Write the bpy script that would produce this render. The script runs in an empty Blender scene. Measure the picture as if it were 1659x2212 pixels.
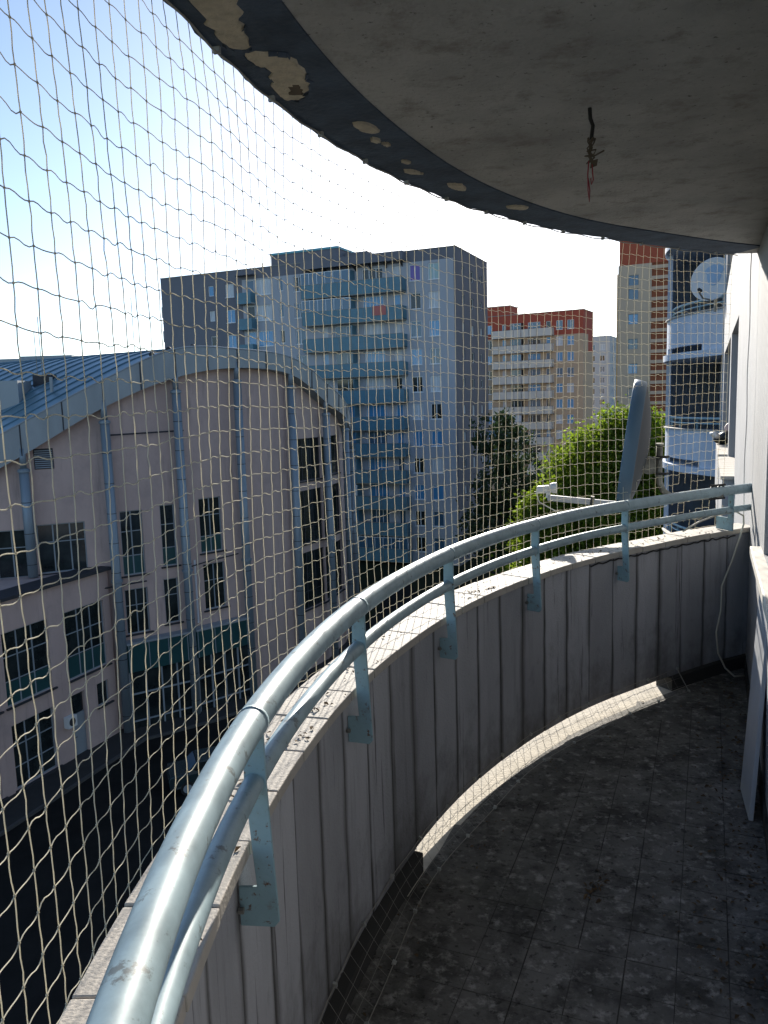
import bpy, math, random
import numpy as np
from mathutils import Vector, Matrix
random.seed(7)
rng = np.random.default_rng(7)
sc = bpy.context.scene
COL = sc.collection
R = math.radians

# ------------------------------------------------------------------ camera
F_PX, PITCH, ROLL, EYE = 1706.75, 0.13639, -0.03017, 1.735
cam_d = bpy.data.cameras.new('camera')
cam = bpy.data.objects.new('camera', cam_d)
COL.objects.link(cam)
cam_d.sensor_fit = 'HORIZONTAL'
cam_d.sensor_width = 36.0
cam_d.lens = 36.0 * F_PX / 1659.0
cam_d.clip_start, cam_d.clip_end = 0.05, 4000
c_, s_, cr, sr = math.cos(PITCH), math.sin(PITCH), math.cos(ROLL), math.sin(ROLL)
right = Vector((cr, sr * s_, sr * c_)); up = Vector((-sr, cr * s_, cr * c_)); fwd = Vector((0, c_, -s_))
m = Matrix.Identity(4)
for i in range(3):
    m[i][0], m[i][1], m[i][2] = right[i], up[i], -fwd[i]
m[0][3], m[1][3], m[2][3] = 0, 0, EYE
cam.matrix_world = m
sc.camera = cam

# ------------------------------------------------------------------ sky, sun, exposure
SUN_AZ, SUN_EL = 6.5, 17.5          # degrees clockwise from +Y, and above the horizon
w = bpy.data.worlds.new('World'); sc.world = w; w.use_nodes = True
nt = w.node_tree; nt.nodes.clear()
out = nt.nodes.new('ShaderNodeOutputWorld'); bg = nt.nodes.new('ShaderNodeBackground')
sky = nt.nodes.new('ShaderNodeTexSky'); sky.sky_type = 'NISHITA'; sky.sun_disc = False
sky.sun_elevation = R(SUN_EL); sky.sun_rotation = R(SUN_AZ)
sky.altitude = 150; sky.air_density = 0.75; sky.dust_density = 0.35; sky.ozone_density = 1.6
bg.inputs['Strength'].default_value = 0.11
nt.links.new(sky.outputs[0], bg.inputs[0]); nt.links.new(bg.outputs[0], out.inputs[0])
sun_d = bpy.data.lights.new('sun', 'SUN'); sun = bpy.data.objects.new('sun', sun_d); COL.objects.link(sun)
sun_d.energy = 5.0; sun_d.angle = R(0.53); sun_d.color = (1.0, 0.93, 0.82)
sv = Vector((math.sin(R(SUN_AZ)) * math.cos(R(SUN_EL)), math.cos(R(SUN_AZ)) * math.cos(R(SUN_EL)), math.sin(R(SUN_EL))))
sun.rotation_euler = sv.to_track_quat('Z', 'Y').to_euler()
vs = sc.view_settings
vs.view_transform = 'Standard'; vs.look = 'None'; vs.gamma = 1.0; vs.use_curve_mapping = False
vs.exposure = 0.95
sc.cycles.use_denoising = True
sc.cycles.max_bounces = 8; sc.cycles.diffuse_bounces = 4; sc.cycles.transparent_max_bounces = 8

# ------------------------------------------------------------------ materials
MATS = {}
def mat(name, col, rough=0.8, metal=0.0, var=0.0, vscale=4.0, col2=None, bump=0.0, bscale=40.0, spec=0.5,
        stretch=(1, 1, 1), mask=(0.4, 0.65), transl=0.0, island=0.0, detail=6.0, coord='Object'):
    """Principled surface; noise mixes col with col2 (or a darker col), optional bump and translucency."""
    if name in MATS: return MATS[name]
    m_ = bpy.data.materials.new(name); m_.use_nodes = True; MATS[name] = m_
    t = m_.node_tree; b = t.nodes['Principled BSDF']
    b.inputs['Roughness'].default_value = rough; b.inputs['Metallic'].default_value = metal
    b.inputs['Specular IOR Level'].default_value = spec
    base = (*col, 1)
    b.inputs['Base Color'].default_value = base
    cur = None
    tc = t.nodes.new('ShaderNodeNewGeometry' if coord == 'Position' else 'ShaderNodeTexCoord')
    if var > 0 or col2:
        mp = t.nodes.new('ShaderNodeMapping'); mp.inputs['Scale'].default_value = stretch
        nz = t.nodes.new('ShaderNodeTexNoise'); nz.inputs['Scale'].default_value = vscale
        nz.inputs['Detail'].default_value = detail; nz.inputs['Roughness'].default_value = 0.65
        t.links.new(tc.outputs[coord], mp.inputs[0]); t.links.new(mp.outputs[0], nz.inputs['Vector'])
        rp = t.nodes.new('ShaderNodeMapRange'); rp.inputs[1].default_value = mask[0]; rp.inputs[2].default_value = mask[1]
        t.links.new(nz.outputs[0], rp.inputs[0])
        mx = t.nodes.new('ShaderNodeMix'); mx.data_type = 'RGBA'
        c2 = col2 if col2 else tuple(x * (1 - var) for x in col)
        mx.inputs['A'].default_value = base; mx.inputs['B'].default_value = (*c2, 1)
        t.links.new(rp.outputs[0], mx.inputs['Factor'])
        cur = mx.outputs['Result']
    if island > 0:
        g = t.nodes.new('ShaderNodeNewGeometry'); hs = t.nodes.new('ShaderNodeHueSaturation')
        mr = t.nodes.new('ShaderNodeMapRange'); mr.inputs[3].default_value = 1 - island; mr.inputs[4].default_value = 1 + island
        t.links.new(g.outputs['Random Per Island'], mr.inputs[0]); t.links.new(mr.outputs[0], hs.inputs['Value'])
        if cur: t.links.new(cur, hs.inputs['Color'])
        else: hs.inputs['Color'].default_value = base
        cur = hs.outputs[0]
    if cur: t.links.new(cur, b.inputs['Base Color'])
    if bump > 0:
        n2 = t.nodes.new('ShaderNodeTexNoise'); n2.inputs['Scale'].default_value = bscale; n2.inputs['Detail'].default_value = 5
        t.links.new(tc.outputs[coord], n2.inputs['Vector'])
        bp = t.nodes.new('ShaderNodeBump'); bp.inputs['Strength'].default_value = bump; bp.inputs['Distance'].default_value = 0.02
        t.links.new(n2.outputs[0], bp.inputs['Height']); t.links.new(bp.outputs[0], b.inputs['Normal'])
    if transl > 0:
        tr = t.nodes.new('ShaderNodeBsdfTranslucent'); ms = t.nodes.new('ShaderNodeMixShader')
        ms.inputs[0].default_value = transl
        if cur: t.links.new(cur, tr.inputs[0])
        else: tr.inputs[0].default_value = base
        o = t.nodes['Material Output']
        t.links.new(b.outputs[0], ms.inputs[1]); t.links.new(tr.outputs[0], ms.inputs[2]); t.links.new(ms.outputs[0], o.inputs[0])
    return m_
def second(name, col, lo, hi, scale, stretch=(1, 1, 1), amount=1.0, coord='Object', zfade=None):
    """Lays a second stain (noise shaped) over the base colour of a material."""
    t = MATS[name].node_tree; b = t.nodes['Principled BSDF']
    src = b.inputs['Base Color'].links[0].from_socket if b.inputs['Base Color'].links else None
    tc = t.nodes.new('ShaderNodeNewGeometry' if coord == 'Position' else 'ShaderNodeTexCoord'); mp = t.nodes.new('ShaderNodeMapping'); mp.inputs['Scale'].default_value = stretch
    nz = t.nodes.new('ShaderNodeTexNoise'); nz.inputs['Scale'].default_value = scale; nz.inputs['Detail'].default_value = 8; nz.inputs['Roughness'].default_value = .7
    t.links.new(tc.outputs[coord], mp.inputs[0]); t.links.new(mp.outputs[0], nz.inputs['Vector'])
    val = nz.outputs[0]
    if zfade:      # stain gathers towards one height: noise + offset by world height
        sp = t.nodes.new('ShaderNodeSeparateXYZ'); t.links.new(tc.outputs['Object'], sp.inputs[0])
        r2 = t.nodes.new('ShaderNodeMapRange'); r2.inputs[1].default_value = zfade[0]; r2.inputs[2].default_value = zfade[1]
        r2.inputs[3].default_value = zfade[2]; r2.inputs[4].default_value = 0
        t.links.new(sp.outputs[2], r2.inputs[0])
        ad = t.nodes.new('ShaderNodeMath'); ad.operation = 'ADD'; t.links.new(val, ad.inputs[0]); t.links.new(r2.outputs[0], ad.inputs[1]); val = ad.outputs[0]
    rp = t.nodes.new('ShaderNodeMapRange'); rp.inputs[1].default_value = lo; rp.inputs[2].default_value = hi; rp.inputs[4].default_value = amount
    t.links.new(val, rp.inputs[0])
    mx = t.nodes.new('ShaderNodeMix'); mx.data_type = 'RGBA'; mx.inputs['B'].default_value = (*col, 1)
    if src: t.links.new(src, mx.inputs['A'])
    else: mx.inputs['A'].default_value = b.inputs['Base Color'].default_value
    t.links.new(rp.outputs[0], mx.inputs['Factor']); t.links.new(mx.outputs['Result'], b.inputs['Base Color'])

def object_tone(name, lo, hi):
    """each panel of its own tone"""
    t = MATS[name].node_tree; b = t.nodes['Principled BSDF']; src = b.inputs['Base Color'].links[0].from_socket
    oi = t.nodes.new('ShaderNodeObjectInfo'); mr = t.nodes.new('ShaderNodeMapRange'); mr.inputs[3].default_value = lo; mr.inputs[4].default_value = hi
    hs = t.nodes.new('ShaderNodeHueSaturation'); t.links.new(oi.outputs['Random'], mr.inputs[0]); t.links.new(mr.outputs[0], hs.inputs['Value']); t.links.new(src, hs.inputs['Color']); t.links.new(hs.outputs[0], b.inputs['Base Color'])
mat('parapet_plaster', (.43, .43, .455), .9, var=.2, vscale=3, stretch=(1, 1, .35), bump=.25, bscale=120)
second('parapet_plaster', (.1, .095, .09), .56, .74, 9, (1, 1, .06), .6)
second('parapet_plaster', (.035, .033, .03), .62, .68, 26, (1, 1, .035), .85)
object_tone('parapet_plaster', .82, 1.12)
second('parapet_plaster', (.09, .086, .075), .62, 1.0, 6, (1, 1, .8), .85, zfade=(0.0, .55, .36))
mat('joint_dirt', (.05, .048, .045), .95)
mat('cap_stone', (.52, .475, .42), .75, var=.2, vscale=6, bump=.15, bscale=160, island=.06)
second('cap_stone', (.1, .09, .08), .64, .72, 26, (1, 1, 1), .85)
mat('floor_tile', (.19, .18, .165), .85, var=.45, vscale=3.5, bump=.3, bscale=90, island=.05, coord='Position')
second('floor_tile', (.03, .028, .024), .47, .62, 6, (1, 1, 1), .75, coord='Position')
second('floor_tile', (.42, .4, .37), .53, .66, 20, (1, 1, 1), .7, coord='Position')
second('floor_tile', (.02, .018, .014), .56, .64, 34, (1, 1, 1), .8, coord='Position')
second('floor_tile', (.045, .05, .028), .56, .7, 2.2, (1, 1, 1), .6, coord='Position')
mat('floor_bed', (.075, .07, .062), .95, col2=(.025, .023, .02), vscale=7, bump=.4)
mat('ledge_screed', (.7, .64, .54), .9, var=.25, vscale=9, bump=.2, bscale=80)
mat('ceiling_plaster', (.48, .463, .43), .95, var=.3, vscale=2.2, bump=.5, bscale=70)
second('ceiling_plaster', (.07, .062, .05), .60, .68, 46, (1, 1, 1), .85)
second('ceiling_plaster', (.2, .17, .14), .52, .66, 7, (1, 1, 1), .6)
mat('band_paint', (.075, .105, .15), .75, var=.45, vscale=7, bump=.3, bscale=50)
second('band_paint', (.23, .23, .22), .70, .76, 11, (1, 1, 1), .6)
mat('bare_plaster', (.62, .54, .41), .95, var=.25, vscale=30, bump=.5, bscale=120)
mat('facade_white', (.4, .405, .42), .85, var=.12, vscale=2, bump=.2, bscale=90)
second('facade_white', (.3, .29, .28), .66, .78, 3, (1, 1, .25), .5)
mat('balcony_white', (.6, .68, .8), .85, var=.14, vscale=1.6, stretch=(1, 1, .3), bump=.15, bscale=60)
second('balcony_white', (.2, .22, .25), .6, .75, 5, (1, 1, .2), .6)
mat('rail_galv', (.35, .47, .52), .46, .05, var=.25, vscale=11, bump=.012, bscale=90)
second('rail_galv', (.11, .11, .1), .585, .65, 30, (1, 1, 1), .75)
second('rail_galv', (.25, .36, .4), .56, .66, 14, (1, 1, 1), .5)
mat('rail_paint', (.3, .46, .52), .5, 0, var=.18, vscale=6, bump=.06, bscale=60)
second('rail_paint', (.15, .065, .025), .58, .64, 55, (1, 1, 1), .9)
second('rail_paint', (.2, .12, .07), .6, .7, 12, (1, 1, 1), .6)
mat('twine', (.9, .85, .71), .9, transl=.4)
mat('rope', (.36, .34, .3), .9)
mat('clip_plastic', (.4, .4, .38), .5)
mat('steel_dull', (.3, .29, .26), .5, .5, var=.4, vscale=30)
second('steel_dull', (.12, .06, .03), .6, .7, 20)
mat('black_metal', (.02, .02, .02), .5)
mat('dish_back', (.035, .045, .06), .6)
mat('dish_grey', (.1, .18, .27), .45, var=.06, vscale=3)
mat('dish_white', (.72, .74, .75), .5, var=.05, vscale=3)
mat('logo_blue', (.36, .52, .7), .5)
mat('logo_light', (.5, .62, .74), .5)
mat('arm_grey', (.42, .42, .42), .5)
mat('plastic_white', (.66, .66, .64), .5)
mat('cable_white', (.6, .57, .48), .6)
mat('wire_red', (.35, .02, .03), .5)
mat('wire_brown', (.12, .09, .06), .7)
mat('board_white', (.5, .52, .55), .55, var=.1, vscale=5)
mat('sill_stone', (.72, .68, .6), .7, var=.15, vscale=12)
mat('dry_leaf', (.13, .085, .045), .9, island=.4, transl=.15)
# far setting
mat('ground_cover', (.03, .034, .018), 1.0, spec=.05, var=.4, vscale=.08, bump=.3, bscale=2)
mat('asphalt', (.022, .021, .019), 1.0, spec=.05, var=.3, vscale=.5)
mat('facade_grey', (.07, .068, .065), .9)
mat('pave', (.035, .033, .03), .9, var=.25, vscale=1)
mat('pink_render', (.56, .41, .36), .92, var=.16, vscale=.5, stretch=(1, 1, .3), bump=.15, bscale=20)
second('pink_render', (.2, .16, .15), .56, .78, 1.6, (1, 1, .1), .7)
second('pink_render', (.3, .24, .22), .5, .7, .35, (1, 1, 1), .5)
mat('fascia_zinc', (.33, .36, .37), .6, .1, var=.2, vscale=.6, stretch=(1, 1, .3))
mat('column_zinc', (.24, .29, .33), .5, .25, var=.15, vscale=1.5, stretch=(1, 1, .2))
mat('roof_metal', (.2, .32, .38), .38, .5, var=.2, vscale=.5)
mat('dark_trim', (.03, .03, .035), .7)
mat('frame_grey', (.27, .3, .32), .5)
mat('frame_white', (.74, .75, .76), .5)
mat('teal_panel', (.02, .075, .078), .3, var=.15, vscale=1)
mat('glass_dark', (.012, .016, .017), .06, spec=.6, var=.5, vscale=.6, col2=(.035, .045, .045))
mat('glass_sky', (.06, .13, .2), .08, spec=.8)  # blue sky reflection put into the pane's base colour
mat('glass_sky_bright', (.07, .27, .5), .1, spec=.8)  # panes with a stronger sky reflection painted into the base colour
mat('curtain', (.62, .64, .66), .6, var=.25, vscale=6, stretch=(3, 3, .2))
mat('curtain_violet', (.2, .15, .42), .6)
mat('blind_mint', (.36, .5, .5), .5)
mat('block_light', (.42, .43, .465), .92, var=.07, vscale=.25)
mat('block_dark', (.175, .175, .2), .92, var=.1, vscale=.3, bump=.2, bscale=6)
mat('balcony_teal', (.08, .205, .275), .35, var=.18, vscale=.8)
mat('balcony_slab', (.42, .41, .38), .85)
mat('penthouse_trim', (.12, .36, .42), .5)
mat('towel_red', (.5, .16, .14), .9)
mat('red_render', (.4, .085, .05), .9, var=.1, vscale=.3)
mat('tan_render', (.53, .4, .275), .9, var=.1, vscale=.3)
mat('cream_panel', (.66, .62, .55), .7, var=.1, vscale=.6)
mat('tower_tan', (.64, .48, .34), .9, var=.06, vscale=.3)
mat('tower_red', (.46, .10, .05), .9, var=.08, vscale=.3)
mat('sunlit_tan', (.66, .45, .18), .9)  # tan wing wall with yellow sunlight put into its colour
mat('brown_brick', (.33, .095, .04), .85, var=.25, vscale=1.2)
mat('cream_band', (.66, .47, .33), .85)
mat('far_white', (.55, .54, .53), .9, var=.05, vscale=.3)
mat('bark', (.075, .055, .04), .95, var=.4, vscale=5, bump=.5, bscale=12)
mat('leaf_bright', (.18, .26, .02), .6, island=.45, transl=.68, var=.4, vscale=.5)
mat('leaf_dark', (.032, .055, .016), .7, island=.4, transl=.3)
mat('car_paint', (.03, .05, .055), .25, .2)
mat('tyre', (.015, .015, .015), .9)
mat('bag_black', (.012, .012, .012), .35)
mat('bag_pink', (.5, .36, .36), .6)

def joint_streaks(name, cx, cy, t0, pitch):
    """dirt washed down along the upright joints of the parapet"""
    t = MATS[name].node_tree; b = t.nodes['Principled BSDF']; src = b.inputs['Base Color'].links[0].from_socket
    N = t.nodes.new; L = t.links.new
    g = N('ShaderNodeNewGeometry'); sp = N('ShaderNodeSeparateXYZ'); L(g.outputs['Position'], sp.inputs[0])
    def M(op, a, b_=None):
        n = N('ShaderNodeMath'); n.operation = op
        for i, v in enumerate((a, b_)):
            if v is None: continue
            if isinstance(v, (int, float)): n.inputs[i].default_value = v
            else: L(v, n.inputs[i])
        return n.outputs[0]
    nz = N('ShaderNodeTexNoise'); nz.inputs['Scale'].default_value = 5; L(g.outputs['Position'], nz.inputs['Vector'])
    th = M('ARCTAN2', M('SUBTRACT', sp.outputs[1], cy), M('SUBTRACT', sp.outputs[0], cx))
    u = M('DIVIDE', M('SUBTRACT', M('MULTIPLY', M('ADD', th, 6.283185), 57.29578), t0 + 360), pitch)
    fr = M('ABSOLUTE', M('SUBTRACT', M('FRACT', M('ADD', M('ADD', u, 40.5), M('MULTIPLY', M('SUBTRACT', nz.outputs[0], .5), .12))), .5))
    wv = N('ShaderNodeTexNoise'); wv.inputs['Scale'].default_value = 1.0; mp = N('ShaderNodeMapping'); mp.inputs['Scale'].default_value = (6, 6, 1.2); L(g.outputs['Position'], mp.inputs[0]); L(mp.outputs[0], wv.inputs['Vector'])
    w_ = N('ShaderNodeMapRange'); w_.inputs[1].default_value = .35; w_.inputs[2].default_value = .7; w_.inputs[3].default_value = .035; w_.inputs[4].default_value = .2; L(wv.outputs[0], w_.inputs[0])
    k = M('SUBTRACT', 1, M('MINIMUM', M('DIVIDE', fr, w_.outputs[0]), 1)); k = M('MULTIPLY', k, .85)
    mx = N('ShaderNodeMix'); mx.data_type = 'RGBA'; mx.inputs['B'].default_value = (.07, .066, .06, 1); L(src, mx.inputs['A']); L(k, mx.inputs['Factor']); L(mx.outputs['Result'], b.inputs['Base Color'])
# ------------------------------------------------------------------ mesh helpers
class MB:
    def __init__(s): s.v = []; s.f = []
    def add(s, vs, fs):
        o = len(s.v); s.v += [tuple(p) for p in vs]; s.f += [tuple(i + o for i in f) for f in fs]; return s
    def box(s, x0, x1, y0, y1, z0, z1):
        return s.add([(x0, y0, z0), (x1, y0, z0), (x1, y1, z0), (x0, y1, z0), (x0, y0, z1), (x1, y0, z1), (x1, y1, z1), (x0, y1, z1)],
                     [(0, 3, 2, 1), (4, 5, 6, 7), (0, 1, 5, 4), (1, 2, 6, 5), (2, 3, 7, 6), (3, 0, 4, 7)])
    def hexa(s, p):   # 8 points, bottom ring then top ring
        return s.add(p, [(0, 3, 2, 1), (4, 5, 6, 7), (0, 1, 5, 4), (1, 2, 6, 5), (2, 3, 7, 6), (3, 0, 4, 7)])
    def quad(s, a, b, c, d): return s.add([a, b, c, d], [(0, 1, 2, 3)])
    def prism(s, poly, dvec):
        n = len(poly); d = Vector(dvec); p = [Vector(q) for q in poly]
        return s.add(p + [q + d for q in p], [tuple(range(n))[::-1], tuple(range(n, 2 * n))] + [(i, (i + 1) % n, n + (i + 1) % n, n + i) for i in range(n)])
    def tube(s, pts, r, sides=10, caps=True, flat=None):
        pts = [Vector(p) for p in pts]; n = len(pts)
        rs = r if hasattr(r, '__len__') else [r] * n
        vs, fs = [], []
        ref = None
        for i, p in enumerate(pts):
            t = (pts[min(i + 1, n - 1)] - pts[max(i - 1, 0)])
            if t.length < 1e-9: t = Vector((0, 0, 1))
            t.normalize()
            if ref is None: ref = Vector((0, 0, 1)) if abs(t.z) < .9 else Vector((1, 0, 0))
            a = (ref - t * ref.dot(t)).normalized(); b = t.cross(a); ref = a
            for k in range(sides):
                q = 2 * math.pi * k / sides
                vs.append(p + (a * math.cos(q) + b * math.sin(q)) * rs[i])
        for i in range(n - 1):
            for k in range(sides):
                k2 = (k + 1) % sides
                fs.append((i * sides + k, i * sides + k2, (i + 1) * sides + k2, (i + 1) * sides + k))
        if caps: fs += [tuple(range(sides))[::-1], tuple(range((n - 1) * sides, n * sides))]
        return s.add(vs, fs)
    def lathe(s, prof, c, ax=(0, 0, 1), sides=24):   # prof: (radius, height along axis)
        ax = Vector(ax).normalized(); u = ax.orthogonal().normalized(); v = ax.cross(u); c = Vector(c)
        vs = []
        for r_, h in prof:
            for k in range(sides):
                q = 2 * math.pi * k / sides; vs.append(c + ax * h + (u * math.cos(q) + v * math.sin(q)) * r_)
        n = len(prof)
        return s.add(vs, [(i * sides + k, i * sides + (k + 1) % sides, (i + 1) * sides + (k + 1) % sides, (i + 1) * sides + k) for i in range(n - 1) for k in range(sides)])
    def mesh(s, name, material, smooth=False):
        me = bpy.data.meshes.new(name); me.from_pydata(s.v, [], s.f); me.update()
        if material: me.materials.append(MATS[material])
        if smooth:
            me.polygons.foreach_set('use_smooth', [True] * len(me.polygons))
        return me
    def build(s, name, material, parent=None, smooth=False, kind=None, bevel=0, loc=None):
        return obj(name, s.mesh(name, material, smooth), parent, kind, bevel)
def obj(name, me, parent=None, kind=None, bevel=0, loc=None, rotz=0):
    o = bpy.data.objects.new(name, me); COL.objects.link(o)
    if loc is not None: o.location = loc
    o.rotation_euler.z = rotz
    if parent is not None:
        o.parent = parent
        if loc is None: o.matrix_parent_inverse = parent.get('_local') and Matrix.Identity(4) or Matrix.Translation(-parent.location)
    if kind: o['kind'] = kind
    if bevel:
        b = o.modifiers.new('bevel', 'BEVEL'); b.width = bevel; b.segments = 2; b.limit_method = 'ANGLE'
    return o
def thing(name, label, cat, loc=(0, 0, 0), group=None, rotz=0, local=False):
    o = bpy.data.objects.new(name, None); COL.objects.link(o); o.location = loc; o.rotation_euler.z = rotz
    o.empty_display_size = .2
    o['label'] = label; o['category'] = cat
    if group: o['group'] = group
    if local: LOCAL.add(o.name)
    return o
def tag(o, label, cat, group=None):
    o['label'] = label; o['category'] = cat
    if group: o['group'] = group
    return o
LOCAL = set()
def part(name, me, root, loc=None, rotz=0, kind=None, bevel=0):
    """child of a rotated (local) root: coordinates are the root's own"""
    o = bpy.data.objects.new(name, me); COL.objects.link(o); o.parent = root
    if loc is not None: o.location = loc
    o.rotation_euler.z = rotz
    if kind: o['kind'] = kind
    if bevel:
        b = o.modifiers.new('bevel', 'BEVEL'); b.width = bevel; b.segments = 2; b.limit_method = 'ANGLE'
    return o
def wall_open(mb, x0, x1, z0, z1, openings, depth=.15, y=0.0):
    """front face in the local x-z plane (outward -y) with rectangular openings and their reveals"""
    xs = sorted({x0, x1} | {v for o in openings for v in o[:2]}); zs = sorted({z0, z1} | {v for o in openings for v in o[2:]})
    for i in range(len(xs) - 1):
        run = None
        for k in range(len(zs) - 1):
            cx_, cz_ = (xs[i] + xs[i + 1]) / 2, (zs[k] + zs[k + 1]) / 2
            hole = any(o[0] < cx_ < o[1] and o[2] < cz_ < o[3] for o in openings)
            if not hole:
                if run is None: run = zs[k]
                end = zs[k + 1]
            if (hole or k == len(zs) - 2) and run is not None:
                mb.quad((xs[i], y, run), (xs[i + 1], y, run), (xs[i + 1], y, end), (xs[i], y, end)); run = None
    for a, b, c, d in openings:
        mb.quad((a, y, c), (a, y + depth, c), (a, y + depth, d), (a, y, d)); mb.quad((b, y, c), (b, y, d), (b, y + depth, d), (b, y + depth, c))
        mb.quad((a, y, d), (a, y + depth, d), (b, y + depth, d), (b, y, d)); mb.quad((a, y, c), (b, y, c), (b, y + depth, c), (a, y + depth, c))
_wm = {}
def window_meshes(w_, h_, cols, rows, fr, fmat, gmat):
    """frame (with bars) and pane of one window, lower left corner at the origin; cols, rows = fractions of the bars"""
    key = (round(w_, 2), round(h_, 2), tuple(cols), tuple(rows), fr, fmat)
    if key not in _wm:
        b = MB(); d = .07
        b.box(0, fr, 0, d, 0, h_); b.box(w_ - fr, w_, 0, d, 0, h_); b.box(fr, w_ - fr, 0, d, 0, fr); b.box(fr, w_ - fr, 0, d, h_ - fr, h_)
        for c in cols: b.box(w_ * c - fr * .55, w_ * c + fr * .55, .004, d - .004, fr, h_ - fr)
        for r_ in rows: b.box(fr, w_ - fr, .007, d - .007, h_ * r_ - fr * .4, h_ * r_ + fr * .4)
        _wm[key] = b.mesh('window_frame', fmat)
    gk = key + (gmat,)
    if gk not in _wm:
        b = MB(); b.box(fr * .5, w_ - fr * .5, d_pane, d_pane + .012, fr * .5, h_ - fr * .5); _wm[gk] = b.mesh('pane', gmat)
    return _wm[key], _wm[gk]
d_pane = .035
def window(root, x, y, z, w_, h_, cols=(.5,), rows=(), fr=.07, fmat='frame_white', gmat='glass_dark', rotz=0, name='window'):
    f, g = window_meshes(w_, h_, cols, rows, fr, fmat, gmat)
    o = part(name, f, root, (x, y, z), rotz); part('pane', g, o, (0, 0, 0)); return o

# ------------------------------------------------------------------ balcony frame of reference
AX, AY = .3811, .9246                      # direction along the house wall (22.4 degrees)
def WL(a, n, z): return Vector((AX * a + AY * n, AY * a - AX * n, z))
WALL_N = .255
CX, CY = 3.49, .98
TH = [100, 104, 107, 111, 114, 118, 122, 127, 131, 136, 140, 147, 153, 160, 167, 174, 180, 190, 200, 208, 215, 222]
RC = [4.16, 4.105, 4.065, 4.02, 3.985, 3.945, 3.918, 3.905, 3.892, 3.872, 3.86, 3.84, 3.822, 3.81, 3.80, 3.796, 3.795, 3.80, 3.835, 3.92, 4.02, 4.12]
def rcap(t):
    for i in range(len(TH) - 1):
        if t <= TH[i + 1]:
            u = max(0, (t - TH[i]) / (TH[i + 1] - TH[i]))
            p0, p1, p2, p3 = RC[max(i - 1, 0)], RC[i], RC[i + 1], RC[min(i + 2, len(RC) - 1)]
            h = TH[i + 1] - TH[i]
            m1 = (p2 - p0) / (TH[i + 1] - TH[max(i - 1, 0)]) * h; m2 = (p3 - p1) / (TH[min(i + 2, len(TH) - 1)] - TH[i]) * h
            return (2 * u**3 - 3 * u**2 + 1) * p1 + (u**3 - 2 * u**2 + u) * m1 + (-2 * u**3 + 3 * u**2) * p2 + (u**3 - u**2) * m2
    return RC[-1]
def CP(t, dr=0.0, z=0.0, off=(0, 0)):
    r_ = rcap(t) + dr
    return Vector((CX + r_ * math.cos(R(t)) + off[0], CY + r_ * math.sin(R(t)) + off[1], z))
T0, T1 = 106.9, 213.0                      # the two ends of the balcony at the house wall
def arc(t0=T0, t1=T1, step=1.5):
    n = max(1, int(round(abs(t1 - t0) / step))); return [t0 + (t1 - t0) * i / n for i in range(n + 1)]
def ring_solid(mb, ts, r0, r1, z0, z1, off=(0, 0)):
    """solid of rectangular section swept along the balcony curve"""
    n = len(ts); vs = []
    for t in ts: vs += [CP(t, r0, z0, off), CP(t, r1, z0, off), CP(t, r1, z1, off), CP(t, r0, z1, off)]
    fs = [(i * 4 + k, i * 4 + (k + 1) % 4, i * 4 + 4 + (k + 1) % 4, i * 4 + 4 + k) for i in range(n - 1) for k in range(4)]
    fs += [(0, 3, 2, 1), (4 * n - 4, 4 * n - 3, 4 * n - 2, 4 * n - 1)]
    return mb.add(vs, fs)
CAP_Z, CEIL_Z, RAIL_Z, LOW_Z, F2F = .904, 2.59, 1.155, 1.035, 2.75
GZ = -15.3

# ================================================================== SETTING
g = MB(); g.box(-900, 900, -500, 1500, GZ - .5, GZ); g.build('ground', 'ground_cover', kind='structure')
g = MB(); g.add([(-26, 20, GZ + .004), (-6, 8, GZ + .004), (6, 30, GZ + .004), (2, 78, GZ + .004), (-2.5, 56, GZ + .004), (-13, 41, GZ + .004)], [(0, 1, 2, 3, 4, 5)])
g.build('courtyard_paving', 'asphalt', kind='structure')

for nm_, z_, m_, pts in (('pavement', .12, 'pave', [(-18.2, 29), (-16.6, 29), (-12.9, 39.3), (-9.6, 41.6), (-6.9, 44.4), (-4.1, 47.2), (-2.2, 51), (-1.2, 56), (-3, 56), (-9, 46), (-16, 39)]), ('kerb', .13, 'cream_band' if False else 'facade_grey', [(-16.6, 29), (-16.45, 29), (-12.78, 39.2), (-9.5, 41.48), (-6.8, 44.3), (-4.0, 47.1), (-2.05, 51), (-1.05, 56), (-1.2, 56), (-2.2, 51), (-4.1, 47.2), (-6.9, 44.4), (-9.6, 41.6), (-12.9, 39.3)])):
    g = MB(); g.prism([(x, y, GZ - .05) for x, y in pts], (0, 0, .05 + z_)); g.build(nm_, m_, kind='structure')
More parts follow.
